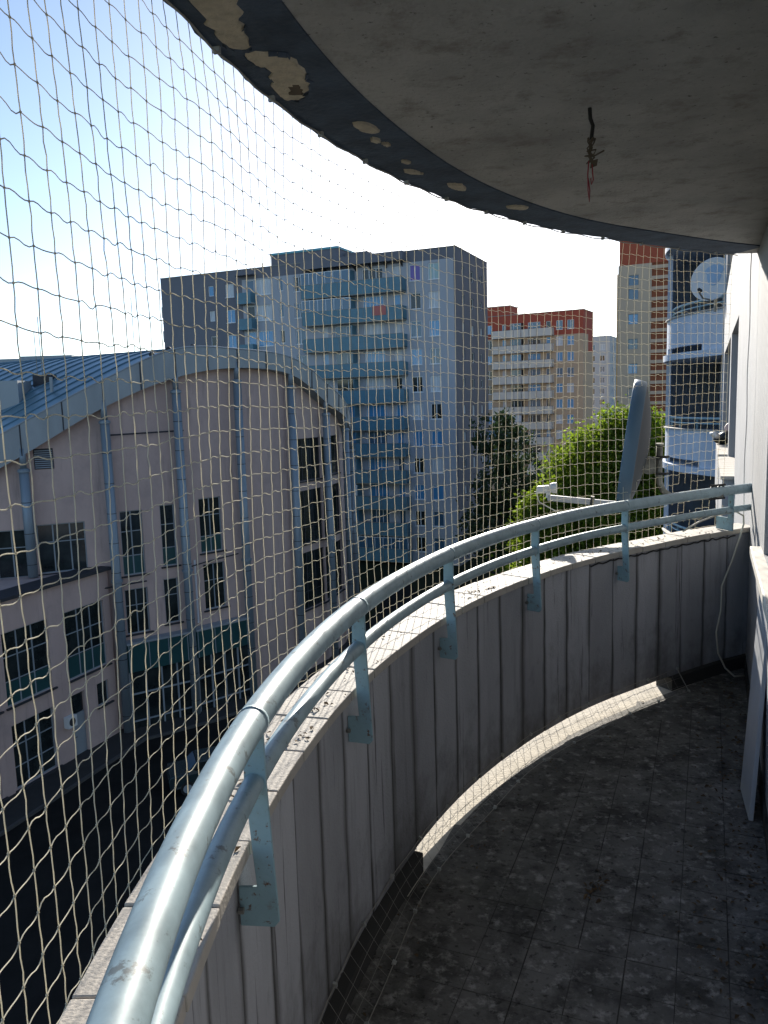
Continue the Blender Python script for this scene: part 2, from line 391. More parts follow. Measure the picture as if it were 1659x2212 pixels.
# ---- balcony floor with its tiles
def inside(p, dr): 
    dx, dy = p.x - CX, p.y - CY; t = math.degrees(math.atan2(dy, dx)) % 360
    return math.hypot(dx, dy) < rcap(t) + dr
poly = [CP(t, .20, 0) for t in arc()]
def slab_poly(z, dr=.20, off=(0, 0), a_end=None):
    pts = [CP(t, dr, z, off) for t in arc(T0, T1, 2)]
    nn = WALL_N + .12
    a0 = pts[0].x * AX + pts[0].y * AY; a1 = pts[-1].x * AX + pts[-1].y * AY
    return [p for p in pts if (p.x * AY - p.y * AX) < nn - .001] + [WL(a1 - .1, nn, z), WL(a0 + .1, nn, z)]
fl = MB(); fl.prism(slab_poly(-.16), (0, 0, .1622)); floor = fl.build('balcony_floor', 'floor_bed', kind='structure')
TS = .147
b = MB(); e = TS / 2 - .0007
b.add([(-e, -e, -.006), (e, -e, -.006), (e, e, -.006), (-e, e, -.006), (-e + .001, -e + .001, .004), (e - .001, -e + .001, .004), (e - .001, e - .001, .004), (-e + .001, e - .001, .004)],
      [(4, 5, 6, 7), (0, 1, 5, 4), (1, 2, 6, 5), (2, 3, 7, 6), (3, 0, 4, 7)])
tile_me = b.mesh('floor_tile', 'floor_tile')
ang = math.atan2(AY, AX)
for i in range(-6, 38):
    for k in range(-9, 3):
        c = WL(i * TS + .06, -.05 - TS * (.5 + k * -1) if False else -.1235 + k * TS, 0)
        n_c = -.1235 + k * TS
        if n_c + TS / 2 > WALL_N + .04: continue
        cs = [c + Vector((math.cos(ang) * sx - math.sin(ang) * sy, math.sin(ang) * sx + math.cos(ang) * sy, 0)) * e for sx, sy in ((-1, -1), (1, -1), (1, 1), (-1, 1))]
        if not all(inside(q, .03) for q in cs): continue
        o = obj('floor_tile', tile_me, floor, loc=(c.x + rng.normal(0, .0006), c.y + rng.normal(0, .0006), rng.normal(.0004, .0004)), rotz=ang + rng.normal(0, .006))
        o.rotation_euler.x = rng.normal(0, .003)
# screeded slab edge beyond the tiles, seen through the slot under the parapet
b = MB(); ring_solid(b, arc(115, 155, 1.2), -.015, .198, -.02, .0034); b.build('edge_screed', 'ledge_screed', floor)
for a_, b_ in ((108, 114.9), (155.1, 212)):
    b = MB(); ring_solid(b, arc(a_, b_, 1.2), -.045, .198, -.02, .0036); b.build('edge_mortar', 'floor_tile', floor)
b = MB(); ring_solid(b, arc(108, 212, 1.2), -.22, -.016, -.02, .0032); b.build('edge_mortar', 'floor_tile', floor)

# ---- ceiling (slab of the balcony above)
b = MB(); b.prism(slab_poly(CEIL_Z), (0, 0, .16)); ceil = b.build('balcony_ceiling', 'ceiling_plaster', kind='structure')
b = MB(); ts = arc(T0 + .6, T1, 1.0)
jit = {t: (.0 if i % 2 else rng.normal(0, .006)) for i, t in enumerate(ts)}
vs = []
for t in ts:
    tt = (t - 107) / 60
    vs += [CP(t, -.03 - .012 * math.sin(t * .13), CEIL_Z - .006), CP(t, .203 + jit[t], CEIL_Z - .006), CP(t, .203 + jit[t] * .5, CEIL_Z + .161), CP(t, -.03 - .012 * math.sin(t * .13), CEIL_Z + .001)]
n = len(ts)
b.add(vs, [(i * 4 + k, i * 4 + (k + 1) % 4, i * 4 + 4 + (k + 1) % 4, i * 4 + 4 + k) for i in range(n - 1) for k in range(4)])
b.build('paint_band', 'band_paint', ceil)
def patch(outline, z, thick, m_, name='peeled_patch', jitter=.006):
    pts = []
    N = len(outline)
    for i in range(N):      # Catmull-Rom through the outline
        p0, p1, p2, p3 = [Vector(outline[(i + k) % N]) for k in (-1, 0, 1, 2)]
        for u in (0, .25, .5, .75):
            q = .5 * ((2 * p1) + (p2 - p0) * u + (2 * p0 - 5 * p1 + 4 * p2 - p3) * u * u + (3 * p1 - p0 - 3 * p2 + p3) * u**3)
            pts.append(Vector((q.x + rng.normal(0, jitter * .7), q.y + rng.normal(0, jitter * .7), 0)))
    c = sum(pts, Vector()) / len(pts); n_ = len(pts); vs = []
    for k, s in ((0, 1.0), (1, .93)):
        vs += [Vector((c.x + (p.x - c.x) * s, c.y + (p.y - c.y) * s, z - k * thick)) for p in pts]
    mb = MB(); mb.add(vs, [(i, (i + 1) % n_, n_ + (i + 1) % n_, n_ + i) for i in range(n_)] + [tuple(range(n_, 2 * n_))])
    o = mb.build(name, m_, ceil)
    if len(outline) > 7:
        for k in range(n_):
            if rng.random() > .35: continue
            p, q = pts[k], pts[(k + 1) % n_]; oo_ = (p - c).normalized(); l_ = rng.uniform(.001, .008); dz = rng.uniform(.003, .012)
            f_ = MB(); f_.prism([Vector((p.x, p.y, z - .001)) + oo_ * .006, Vector((q.x, q.y, z - .001)) + oo_ * .006, Vector((q.x, q.y, z - dz)) - oo_ * l_ * .5, Vector((p.x, p.y, z - dz * .7)) - oo_ * l_], (0, 0, -.0012)); f_.build('paint_flake', 'band_paint', o)
    return o
Z0 = CEIL_Z - .0065
patch([(-.37, 1.72), (-.365, 1.86), (-.35, 1.96), (-.32, 2.02), (-.28, 2.005), (-.285, 1.92), (-.275, 1.84), (-.29, 1.72)], Z0, .004, 'bare_plaster')
patch([(-.3, 2.05), (-.285, 2.1), (-.255, 2.13), (-.265, 2.24), (-.25, 2.33), (-.21, 2.345), (-.17, 2.29), (-.165, 2.2), (-.185, 2.09), (-.245, 2.035)], Z0, .005, 'bare_plaster')
patch([(-.215, 2.24), (-.19, 2.235), (-.185, 2.28), (-.2, 2.3), (-.22, 2.275)], Z0 - .005, .002, 'wire_brown')
for x, y, l, w_, r_ in ((-.02, 2.58, .055, .026, 60), (.01, 2.70, .025, .012, 60), (.045, 2.74, .018, .01, 40), (.115, 2.94, .02, .012, 50), (.15, 3.07, .045, .016, 35), (.335, 3.29, .06, .028, 55), (.63, 3.66, .065, .026, 30)):
    cs, sn = math.cos(R(r_)), math.sin(R(r_))
    o_ = []
    for k in range(7):
        q = 2 * math.pi * k / 7; rr = rng.uniform(.7, 1.2)
        ex, ey = l * rr * math.cos(q), w_ * rr * math.sin(q); o_.append((x + ex * cs - ey * sn, y + ex * sn + ey * cs))
    patch(o_, Z0, .008, 'bare_plaster', jitter=.003)

# ---- house wall: our balcony's back wall, pilaster, loggia openings, next bay's back wall
hw = MB()
ZB, ZT = GZ, 9.5
op = []
for k in (-2, -1, 0, 1):
    z = k * F2F
    for a0, a1 in ((8.75, 11.5), (11.92, 17.0)): op.append((a0, a1, z + .86, z + 2.5))
    op.append((23.2, 24.6, z + .95, z + 2.3))
op.append((2.4, 4.05, .98, 2.3))
wall_open(hw, -8, 30, ZB, ZT, op, 1.25)
root_h = obj('house_wall', hw.mesh('house_wall', 'facade_white'), None, 'structure')
root_h.location = WL(0, WALL_N, 0); root_h.rotation_euler.z = math.atan2(AY, AX) - math.pi
# wall_open's x runs along the wall; the mirror keeps its outward side towards the balcony
root_h.scale = (-1, 1, 1)
bk = MB(); bk.quad((-8, 1.25, ZB), (30, 1.25, ZB), (30, 1.25, ZT), (-8, 1.25, ZT)); part('loggia_back', bk.mesh('loggia_back', 'facade_white'), root_h)
for k in (-1, 0, 1):
    z = k * F2F
    for a0, a1 in ((8.75, 11.5), (11.92, 17.0)):
        b = MB(); b.box(a0 + .002, a1 - .002, .45, 1.2, z + .02, z + .09); part('loggia_floor', b.mesh('loggia_floor', 'pave'), root_h)
        b = MB()
        nt_ = int((a1 - a0) / .3)
        if k < 1: part('loggia_parapet', MB().box(a0 + .05, a1 - .05, -.11, -.002, z - .1, z + .858).mesh('loggia_parapet', 'facade_white'), root_h)
        cap_me = MB().box(-.146, .146, -.14 if k < 1 else .0, .19, 0, .035).mesh('cap_tile', 'cap_stone')
        for i in range(nt_):
            part('cap_tile', cap_me, root_h, (a0 + (i + .5) * (a1 - a0) / nt_, .012, z + .861))
    window(root_h, 23.2, .12, z + .95, 1.4, 1.35, (.5,), (), .07, 'frame_white', 'glass_sky')
window(root_h, 2.4, .12, .98, 1.65, 1.32, (.5,), (), .07)
b = MB(); b.box(2.3, 4.27, -.05, .1, .93, .978); part('window_sill', b.mesh('window_sill', 'sill_stone'), root_h, bevel=.006)
b = MB(); b.box(-2.0, 5.3, -.012, .01, .0, .07); part('skirting', b.mesh('skirting', 'floor_bed'), root_h)

# ================================================================== PARAPET
joint_streaks('parapet_plaster', CX, CY, T0, 3.03)
par = thing('balcony_parapet', 'curved pale parapet of narrow upright panels with a tiled cap round the balcony', 'parapet', CP(150, 0, 0))
PT = 3.03
edges = []
t = T0
while t < T1: edges.append(t); t += PT
edges.append(T1)
GAP0, GAP1, WB = 117.6, 152.6, .08     # the open slot under the panels runs between these angles
for i in range(len(edges) - 1):
    t0, t1 = edges[i], edges[i + 1]
    if t1 - t0 < .5: continue
    b = MB(); g_ = .035
    ts = [t0 + g_, (t0 + t1) / 2, t1 - g_]
    d = rng.normal(0, .0012)
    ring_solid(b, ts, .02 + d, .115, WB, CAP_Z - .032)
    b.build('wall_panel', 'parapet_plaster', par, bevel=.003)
b = MB(); ring_solid(b, arc(T0 + .1, T1 - .1, 1.5), .026, .108, WB + .002, CAP_Z - .033); b.build('joint_filling', 'joint_dirt', par)
for a_, b_ in ((T0, GAP0), (GAP1, T1)):
    b = MB(); ring_solid(b, arc(a_, b_, 1.5), -.012, .11, .0, WB - .001); b.build('curb', 'joint_dirt', par)
for i in range(len(edges) - 1):
    t0, t1 = edges[i] - .35, edges[i + 1] - .35
    b = MB(); g_ = .03
    ring_solid(b, [t0 + g_, (t0 + t1) / 2, t1 - g_], -.002 + rng.normal(0, .001), .166, CAP_Z - .03, CAP_Z + rng.normal(0, .0012))
    b.build('cap_tile', 'cap_stone', par, bevel=.003)
b = MB(); ring_solid(b, arc(T0, T1, 1.5), .008, .158, CAP_Z - .031, CAP_Z - .008); b.build('cap_mortar', 'joint_dirt', par)
# cracked mortar edge under the cap near the house wall
b = MB(); b.tube([CP(t, .016, CAP_Z - .035 - .012 * abs(math.sin(t * 2.3)) - rng.uniform(0, .006)) for t in arc(109, 128, .5)], .004, 5); b.build('crack', 'joint_dirt', par)

# ---- handrail
hr = thing('handrail', 'double tube handrail of worn blue grey steel on bracketed posts', 'handrail', CP(150, 0, 0))
b = MB(); b.tube([CP(t, -.025, RAIL_Z) for t in arc(T0 + .2, T1, 1.0)], .0295, 20, smooth if False else True); b.build('top_rail', 'rail_galv', hr, smooth=True)
b = MB(); b.tube([CP(t, -.022, LOW_Z) for t in arc(T0 + .2, T1, 1.0)], .020, 16); b.build('lower_rail', 'rail_galv', hr, smooth=True)
for t in (110.3, 124.5, 136.5, 148.5, 160.8, 173.5, 186.0, 198.5):
    b = MB()
    rad = Vector((math.cos(R(t)), math.sin(R(t)), 0)); tan = Vector((-rad.y, rad.x, 0)); O = CP(t, 0, 0) - tan * .004
    def sp(r_, z): return O + rad * r_ + Vector((0, 0, z))
    low = .742 if t > 112 else .80
    outl = [sp(-.005, RAIL_Z - .022), sp(-.003, 1.03), sp(-.017, low + .082), sp(.019, low + .08), sp(.019, low), sp(-.048, low), sp(-.058, low + .012), sp(-.046, 1.03), sp(-.045, RAIL_Z - .02)]
    if t < 112:   # the last post stands on the cap instead
        outl = [sp(-.005, RAIL_Z - .022), sp(-.003, .985), sp(.09, .985), sp(.09, CAP_Z + .002), sp(-.045, CAP_Z + .002), sp(-.045, RAIL_Z - .02)]
    b.prism(outl, tan * .008)
    po = b.build('post', 'rail_paint', hr, bevel=.0015)
    # collar where the post wraps the rail
    b = MB(); c = CP(t, -.025, RAIL_Z)
    b.tube([c - tan * .006, c + tan * .006], .0306, 20); b.build('collar', 'rail_galv', po, smooth=True)
    if t > 112:
        b = MB(); q = sp(.0195, low + .04); b.tube([q - rad * .002 + tan * .02, q - rad * .012 + tan * .02], .007, 6); b.build('anchor_bolt', 'steel_dull', po)

# ---- bird net
NS = .06
arcs = []; t = T1 - .5; acc = 0
while t > T0 + .4:
    arcs.append(t); t -= math.degrees(NS / (rcap(t) + .19))
zs = [2.575 - NS * i for i in range(46)]
nc, nr = len(arcs), len(zs)
ph = rng.uniform(0, 6.28, 8)
P = np.zeros((nc, nr, 3))
drift = np.cumsum(rng.normal(0, .0012, nc))
for i, t in enumerate(arcs):
    for j, z in enumerate(zs):
        bulge = .012 * math.sin(t * .21 + z * 2.1 + ph[0]) + .008 * math.sin(t * .5 - z * 3.7 + ph[1])
        edge = min(1, j / 3)
        tt = t + math.degrees((.006 * math.sin(z * 2.4 + t * .3 + ph[2]) + rng.normal(0, .0008)) * edge / 4)
        p = CP(tt, .187 + bulge * edge * .8 - (.0 if z > 0 else .0), z + (rng.normal(0, .0013) + .006 * math.sin(t * .33 + ph[3]) + drift[i] * .4) * edge)
        P[i, j] = p
net = thing('bird_net', 'cream knotted bird net stretched from ceiling edge down past the handrail', 'net', CP(150, .19, 0))
b = MB(); TR = .00098
holes = set()
for i in range(nc):       # a torn stretch beside the last post
    for j in range(nr):
        if arcs[i] < 117 and 23 <= j <= 27 and (i * 7 + j * 3) % 4 < 2: holes.add((i, j))
def thread(p, q, wob, n, r_=TR):
    d = q - p; L = np.linalg.norm(d)
    side = np.array([-d[1], d[0], 0]); sn = np.linalg.norm(side); side = side / sn if sn > .01 else np.array([1., 0, 0])
    a1, a2, a3 = rng.normal(0, wob, 3)
    pts = []
    for k in range(n + 1):
        u = k / n; q_ = p + d * u
        dz = a1 * math.sin(math.pi * u) + a2 * math.sin(2 * math.pi * u); ds = a3 * math.sin(math.pi * u)
        pts.append((q_[0] + (0 if sn > .01 else dz), q_[1] + (0 if sn > .01 else dz * .5), q_[2] + (dz if sn > .01 else 0)))
    return pts
def path_tube(mb, pts, r_):   # light 4-sided tube
    mb.tube(pts, r_, 4, caps=False)
for i in range(nc):
    pts = []
    for j in range(nr - 1):
        if (i, j) in holes and j % 2:
            if len(pts) > 1: path_tube(b, pts, TR)
            pts = []; continue
        seg = thread(P[i, j], P[i, j + 1], .0005, 3)
        pts += seg if not pts else seg[1:]
    path_tube(b, pts, TR)
for j in range(1, nr):
    pts = []
    for i in range(nc - 1):
        if (i, j) in holes:
            if len(pts) > 1: path_tube(b, pts, TR)
            pts = []; continue
        p, q = P[i, j], P[i + 1, j]; d = q - p
        a2 = rng.normal(.0017, .0012); a1 = rng.normal(0, .002)
        seg = [(p[0] + d[0] * u, p[1] + d[1] * u, p[2] + d[2] * u + a1 * math.sin(math.pi * u) + a2 * math.sin(2 * math.pi * u)) for u in (0, .2, .4, .6, .8, 1)]
        pts += seg if not pts else seg[1:]
    if len(pts) > 1: path_tube(b, pts, TR)
b.build('netting', 'twine', net, smooth=True, kind='stuff')
b = MB()
for i in range(nc):
    for j in range(1, nr - 1):
        x, y, z = P[i, j]; r_ = .0024
        b.add([(x + r_, y, z), (x - r_, y, z), (x, y + r_, z), (x, y - r_, z), (x, y, z + r_ * 1.4), (x, y, z - r_ * 1.4)],
              [(0, 2, 4), (2, 1, 4), (1, 3, 4), (3, 0, 4), (2, 0, 5), (1, 2, 5), (3, 1, 5), (0, 3, 5)])
b.build('knots', 'twine', net, smooth=True, kind='stuff')
b = MB(); b.tube([CP(t, .185, CEIL_Z - .016 + .004 * math.sin(t * 1.7)) for t in arc(T0 + .4, T1 - .5, .7)], .0028, 6); b.build('top_rope', 'rope', net, smooth=True)
b = MB(); b.tube([CP(T0 + .5, .06 + .004 * math.sin(k), CEIL_Z - .02 - k * .09) for k in range(19)], .003, 6); b.build('side_rope', 'plastic_white', net, smooth=True)
clip_me = MB().box(-.011, .011, -.008, .008, -.012, .012).mesh('clip', 'clip_plastic')
t = T0 + 3
while t < 190:
    c = CP(t, .185, CEIL_Z - .014); o = obj('clip', clip_me, net); o.scale = (.8, .6, .6); o.matrix_parent_inverse = Matrix.Identity(4); o.location = c - net.location; o.rotation_euler.z = R(t); t += 4.6

# small net closing the slot at the foot of the parapet
ln = thing('slot_net', 'fine bird mesh tied over the slot at the foot of the parapet', 'net', CP(135, 0, 0))
b = MB(); lt = arc(116.5, 168, 1.0)
up_ = [CP(t, .012, .115 + .004 * math.sin(t * 1.3)) for t in lt]; lo_ = [CP(t, -.075 - .012 * math.sin(t * .4), .008) for t in lt]
b.tube(up_, .0016, 5); b.tube(lo_, .0016, 5); b.build('edge_wire', 'rope', ln, smooth=True)
b = MB()
for k, (p, q) in enumerate(zip(up_, lo_)):
    if k % 1 == 0: b.tube([p, p.lerp(q, .5) + Vector((0, 0, -.012)), q], .0006, 4)
for f_ in (.33, .66): b.tube([p.lerp(q, f_) + Vector((0, 0, -.01)) for p, q in zip(up_, lo_)], .0006, 4)
b.build('netting', 'rope', ln, kind='stuff')
b = MB(); b.tube([up_[0], up_[0].lerp(lo_[0], .5), lo_[0]], .002, 5); b.build('end_wire', 'rope', ln)
for k in range(0, len(lt), 4):
    for q in (up_[k], lo_[k]):
        o = obj('clip', clip_me, ln); o.matrix_parent_inverse = Matrix.Identity(4); o.location = q - ln.location; o.rotation_euler = (rng.normal(0, .3), rng.normal(0, .3), R(lt[k])); o.scale = (.6, .5, .6)

# ---- satellite dish clamped to the handrail
dish = thing('satellite_dish', 'grey satellite dish seen edge on, clamped to the handrail by a bent tube', 'satellite dish', (1.95, 4.62, RAIL_Z))
dn = Vector((-.945, .32, .13)).normalized(); dcen = Vector((1.445, 4.785, 1.455)) - dn * .03
b = MB(); prof_f = [(.001, -.07)] + [(.37 * u, -.07 + .07 * u * u) for u in (.2, .4, .6, .75, .88, 1)]
b.lathe(prof_f + [(.380, .004), (.386, .0), (.384, -.03), (.376, -.066), (.366, -.072)], dcen, dn, 56)
rf = b.build('reflector', 'dish_grey', dish, smooth=True)
b = MB(); b.lathe([(.368, -.0715)] + [(.37 * u, -.135 + .066 * u * u) for u in (.97, .9, .8, .65, .45, .25, .1, .002)], dcen, dn, 48); b.build('back_shell', 'dish_back', dish, smooth=True)
b = MB(); upv = Vector((0, 0, 1)); side = upv.cross(dn).normalized(); dup_ = dn.cross(side)
foot = dcen - dup_ * .37 - dn * .03
tip = foot + dn * .45 - dup_ * .02
def bar(mb, p, q, wv, hv):
    mb.hexa([p - wv - hv, p + wv - hv, p + wv + hv, p - wv + hv, q - wv - hv, q + wv - hv, q + wv + hv, q - wv + hv])
b = MB(); bar(b, foot - dn * .05, tip, side * .014, dup_ * .018); b.build('feed_arm', 'arm_grey', dish, bevel=.003)
b = MB(); bar(b, foot + dn * .17, foot + dn * .19 , side * .018, dup_ * .026); b.build('arm_clamp', 'black_metal', dish)
b = MB(); h0 = tip + dup_ * .055
bar(b, tip - dup_ * .0 , tip + dup_ * .06, side * .012, dn * .012); b.build('receiver_holder', 'plastic_white', dish)
b = MB(); b.lathe([(.0, .0), (.026, .0), (.034, .02), (.034, .042), (.0, .043)], h0 - dn * .005 + dup_ * .008, -dn + dup_ * .15, 16); b.build('feed_horn', 'plastic_white', dish, smooth=False)
b = MB(); bar(b, h0 + dn * .0, h0 + dn * .075 - dup_ * .016, side * .022, dup_ * .024); b.build('receiver_body', 'plastic_white', dish, bevel=.008)
b = MB(); b.tube([h0 + dn * .075 - dup_ * .03, h0 + dn * .05 - dup_ * .09, h0 - dn * .05 - dup_ * .13, h0 - dn * .14 - dup_ * .135, foot + dn * .15 - dup_ * .02], .004, 6); b.build('feed_cable', 'cable_white', dish, smooth=True)
mx_ = Vector((1.655, 4.715, 0))
b = MB(); b.lathe([(.0, -.004), (.055, -.004), (.055, .004), (.0, .004)], Vector((1.60, 4.73, 1.32)), Vector((-.25, -.95, 0)), 20); b.build('mount_plate', 'steel_dull', dish)
b = MB(); bar(b, Vector((1.575, 4.745, 1.32)), Vector((1.655, 4.717, 1.32)), Vector((0, .004, 0)), Vector((0, 0, .05))); b.build('mount_strap', 'steel_dull', dish)
b = MB(); pts = [mx_ + Vector((0, 0, 1.44)), mx_ + Vector((0, 0, 1.28)), mx_ + Vector((.004, 0, 1.215)), Vector((1.68, 4.71, 1.165)), Vector((1.725, 4.70, 1.13)), Vector((1.80, 4.69, 1.118)), Vector((1.95, 4.68, 1.13)), Vector((2.02, 4.67, 1.14))]
b.tube(pts, .0185, 14); b.build('mast_tube', 'steel_dull', dish, smooth=True)
b = MB(); b.lathe([(.0, 0), (.024, 0), (.024, .012), (0, .013)], mx_ + Vector((0, 0, 1.44)), (0, 0, 1), 14); b.build('mast_cap', 'cable_white', dish)
for z in (1.37, 1.27):
    b = MB(); b.tube([mx_ + Vector((-.03, -.02, z)), mx_ + Vector((.03, -.025, z)), mx_ + Vector((.05, -.01, z))], .008, 8); b.build('bolt', 'black_metal', dish)
rc_ = CP(112.2, -.025, RAIL_Z)
tn = Vector((-math.sin(R(112.2)), math.cos(R(112.2)), 0))
for k in (-1, 1):
    b = MB(); b.tube([rc_ + tn * .028 * k + Vector((0.036 * math.cos(q) * .9, .036 * math.cos(q) * .3, .036 * math.sin(q))) for q in [i * .5236 for i in range(13)]], .0045, 6); b.build('clamp_ring', 'black_metal', dish, smooth=True)
for dz in (.04, -.04):
    b = MB(); bar(b, rc_ - tn * .05 + Vector((0, 0, dz)), rc_ + tn * .05 + Vector((0, 0, dz)), Vector((.012, .004, 0)), Vector((0, 0, .006))); b.build('clamp_bar', 'black_metal', dish)

# ---- loose white cable at the end of the parapet
b = MB(); pts = [(1.72, 4.49, .955), (1.86, 4.60, .99), (2.0, 4.69, 1.012), (2.14, 4.752, 1.02), (2.195, 4.772, .99), (2.2, 4.775, .94), (2.18, 4.765, .88), (2.12, 4.735, .73), (2.035, 4.68, .577), (2.032, 4.676, .43), (1.998, 4.655, .297), (2.02, 4.67, .16), (2.07, 4.68, .06), (2.12, 4.66, .012), (2.19, 4.68, .008)]
tag(b.tube(pts, .0055, 8) and b.build('loose_cable', 'cable_white', None, smooth=True), 'thin white cable hanging from the lower rail down the parapet to the floor', 'cable')
# ---- wires hanging from the ceiling
wr = thing('ceiling_wires', 'bundle of knotted brown and red wires hanging from a ceiling hook', 'wires', (.65, 2.497, CEIL_Z))
b = MB(); b.tube([(.65, 2.497, CEIL_Z), (.652, 2.497, CEIL_Z - .03), (.66, 2.497, CEIL_Z - .05), (.655, 2.497, CEIL_Z - .09)], .006, 7); b.build('hook', 'black_metal', wr)
b = MB()
for k in range(7):
    o_ = rng.normal(0, .005, (6, 2)); b.tube([(.654 + o_[i][0], 2.497 + o_[i][1], CEIL_Z - .085 - .014 * i) for i in range(6)], .0022, 5)
b.tube([(.64, 2.49, CEIL_Z - .125), (.668, 2.492, CEIL_Z - .12), (.665, 2.503, CEIL_Z - .13), (.638, 2.502, CEIL_Z - .135), (.66, 2.49, CEIL_Z - .14), (.692, 2.49, CEIL_Z - .124)], .0025, 5)
b.add([(.655, 2.497, CEIL_Z - .15), (.676, 2.497, CEIL_Z - .145), (.672, 2.495, CEIL_Z - .165), (.652, 2.499, CEIL_Z - .172)], [(0, 1, 2, 3)])
b.build('knotted_wire', 'wire_brown', wr, smooth=True)
b = MB()
b.tube([(.648, 2.497, CEIL_Z - .15), (.645, 2.497, CEIL_Z - .19), (.646, 2.497, CEIL_Z - .235), (.65, 2.497, CEIL_Z - .268), (.652, 2.499, CEIL_Z - .235), (.647, 2.499, CEIL_Z - .2)], .0019, 5)
b.tube([(.658, 2.497, CEIL_Z - .16), (.66, 2.497, CEIL_Z - .19), (.662, 2.497, CEIL_Z - .205), (.657, 2.499, CEIL_Z - .218), (.655, 2.499, CEIL_Z - .2)], .0019, 5)
b.build('red_wire', 'wire_red', wr, smooth=True)
# ---- board leaning on the house wall
b = MB(); pa, pb = WL(3.62, .168, .006), WL(3.34, .19, .006); da = Vector((0, 0, .82)) + (WL(0, .075, 0) - WL(0, 0, 0)) + (WL(.42, 0, 0) - WL(0, 0, 0)); th = WL(0, .018, 0) - WL(0, 0, 0)
b.hexa([pa, pb, pb + th, pa + th, pa + da, pb + da, pb + th + da, pa + th + da])
tag(b.build('leaning_board', 'board_white', None, bevel=.002), 'pale board leaning against the house wall below the window sill', 'board')
# ---- litter
b = MB()
def leaf(mb, c, s, up_=.6):
    q = rng.uniform(0, 6.28); a_ = Vector((math.cos(q), math.sin(q), rng.normal(0, .25))) * s; c2 = Vector((-math.sin(q), math.cos(q), rng.normal(0, .25))) * s * rng.uniform(.3, .6)
    c = Vector(c); mid = Vector((0, 0, s * rng.uniform(.1, .5)))
    mb.add([c - a_, c + c2 + mid, c + a_, c - c2 + mid], [(0, 1, 2), (0, 2, 3)])
for k in range(420):
    a_ = rng.uniform(2.2, 5.0); n_ = WALL_N - .03 - abs(rng.normal(0, .13)); p = WL(a_, n_, .006)
    if inside(p, -.05): leaf(b, p, rng.uniform(.004, .014))
for k in range(130):
    t = rng.uniform(112, 200); p = CP(t, -rng.uniform(.02, .25) ** 1.2, .006); 
    if p.x * AY - p.y * AX < WALL_N - .03: leaf(b, p, rng.uniform(.003, .01))
for k in range(25): leaf(b, WL(3.05 + rng.normal(0, .05) - .35, -.33 + rng.normal(0, .02), .007), rng.uniform(.008, .018))
tag(b.build('floor_litter', 'dry_leaf', None), 'dry leaf crumbs and dirt scattered over the balcony floor', 'litter')['kind'] = 'stuff'
b = MB()
for t, cnt, sp_ in ((166.5, 34, .9), (163, 26, 1.2), (158, 14, 1), (153, 8, 1), (170, 14, .5), (175, 8, 1.5), (143, 26, .8), (141, 20, .7), (126, 30, 3), (115, 30, 3), (180, 6, 2)):
    for k in range(cnt): leaf(b, CP(t + rng.normal(0, sp_), rng.uniform(.005, .12), CAP_Z + .003), rng.uniform(.003, .011))
tag(b.build('cap_litter', 'dry_leaf', None), 'dark dry crumbs lying in clumps on the parapet cap', 'litter')['kind'] = 'stuff'

# ================================================================== NEXT BAY: stack of curved balconies
OFF = (AX * 20.5, AY * 20.5)
stack_c = WL(22.7, -.3, 0)
for k in (-3, -2, -1, 0, 1, 2):
    z = k * F2F
    txt = {-3: 'lowest', -2: 'lower', -1: 'one storey below the parapet with the dark bag', 0: 'with its cap level with our parapet', 1: 'carrying the white dish on its rim', 2: 'topmost under the eaves'}
    lab = {0: 'curved white balcony of the next bay, level with the near parapet', 1: 'curved white balcony of the next bay carrying a white satellite dish',
           2: 'curved white balcony of the next bay above the white satellite dish', -1: 'curved white balcony of the next bay, just below the parapet with the black bag',
           -2: 'curved white balcony of the next bay, two storeys below the white dish balcony', -3: 'lowest curved white balcony of the next bay, near the courtyard'}[k]
    nb = thing('curved_balcony', lab, 'balcony', (stack_c.x, stack_c.y, z - .16), group='curved balconies of the next bay')
    b = MB(); b.prism([p + Vector((OFF[0], OFF[1], 0)) for p in slab_poly(z - .16)], (0, 0, .155)); b.build('slab', 'balcony_white', nb)
    b = MB(); ring_solid(b, arc(160.1, T1, 2), .02, .115, z + .15, z + CAP_Z - .03, OFF); b.build('parapet_wall', 'balcony_white', nb, smooth=False)
    b = MB(); ring_solid(b, arc(160.1, T1, 2), -.01, .16, z + CAP_Z - .03, z + CAP_Z, OFF); b.build('cap', 'cap_stone', nb)
    b = MB(); ring_solid(b, arc(T0, 160, 2), .0, .118, z + .002, z + 2.588, OFF); b.build('end_wall', 'balcony_white', nb)
    for a_, b_ in ((160.2, 166), (197, T1)):
        b = MB(); ring_solid(b, arc(a_, b_, 2), .018, .117, z - .004, z + .149, OFF); b.build('curb', 'balcony_white', nb)
    b = MB(); b.tube([CP(t, -.02, z + RAIL_Z, OFF) for t in arc(160, T1, 2)], .03, 10); b.build('top_rail', 'rail_paint', nb, smooth=True)
    b = MB(); b.tube([CP(t, -.02, z + LOW_Z, OFF) for t in arc(160, T1, 2)], .02, 8); b.build('lower_rail', 'rail_paint', nb, smooth=True)
    for t in arc(165, 206, 12.5):
        b = MB(); rad = Vector((math.cos(R(t)), math.sin(R(t)), 0)); tan = Vector((-rad.y, rad.x, 0)); c = CP(t, -.02, z, OFF)
        b.prism([c + rad * r_ + Vector((0, 0, h)) for r_, h in ((-.025, .74), (.04, .74), (.04, .8), (.018, .8), (.018, 1.13), (-.025, 1.13))], tan * .01); b.build('post', 'rail_paint', nb)
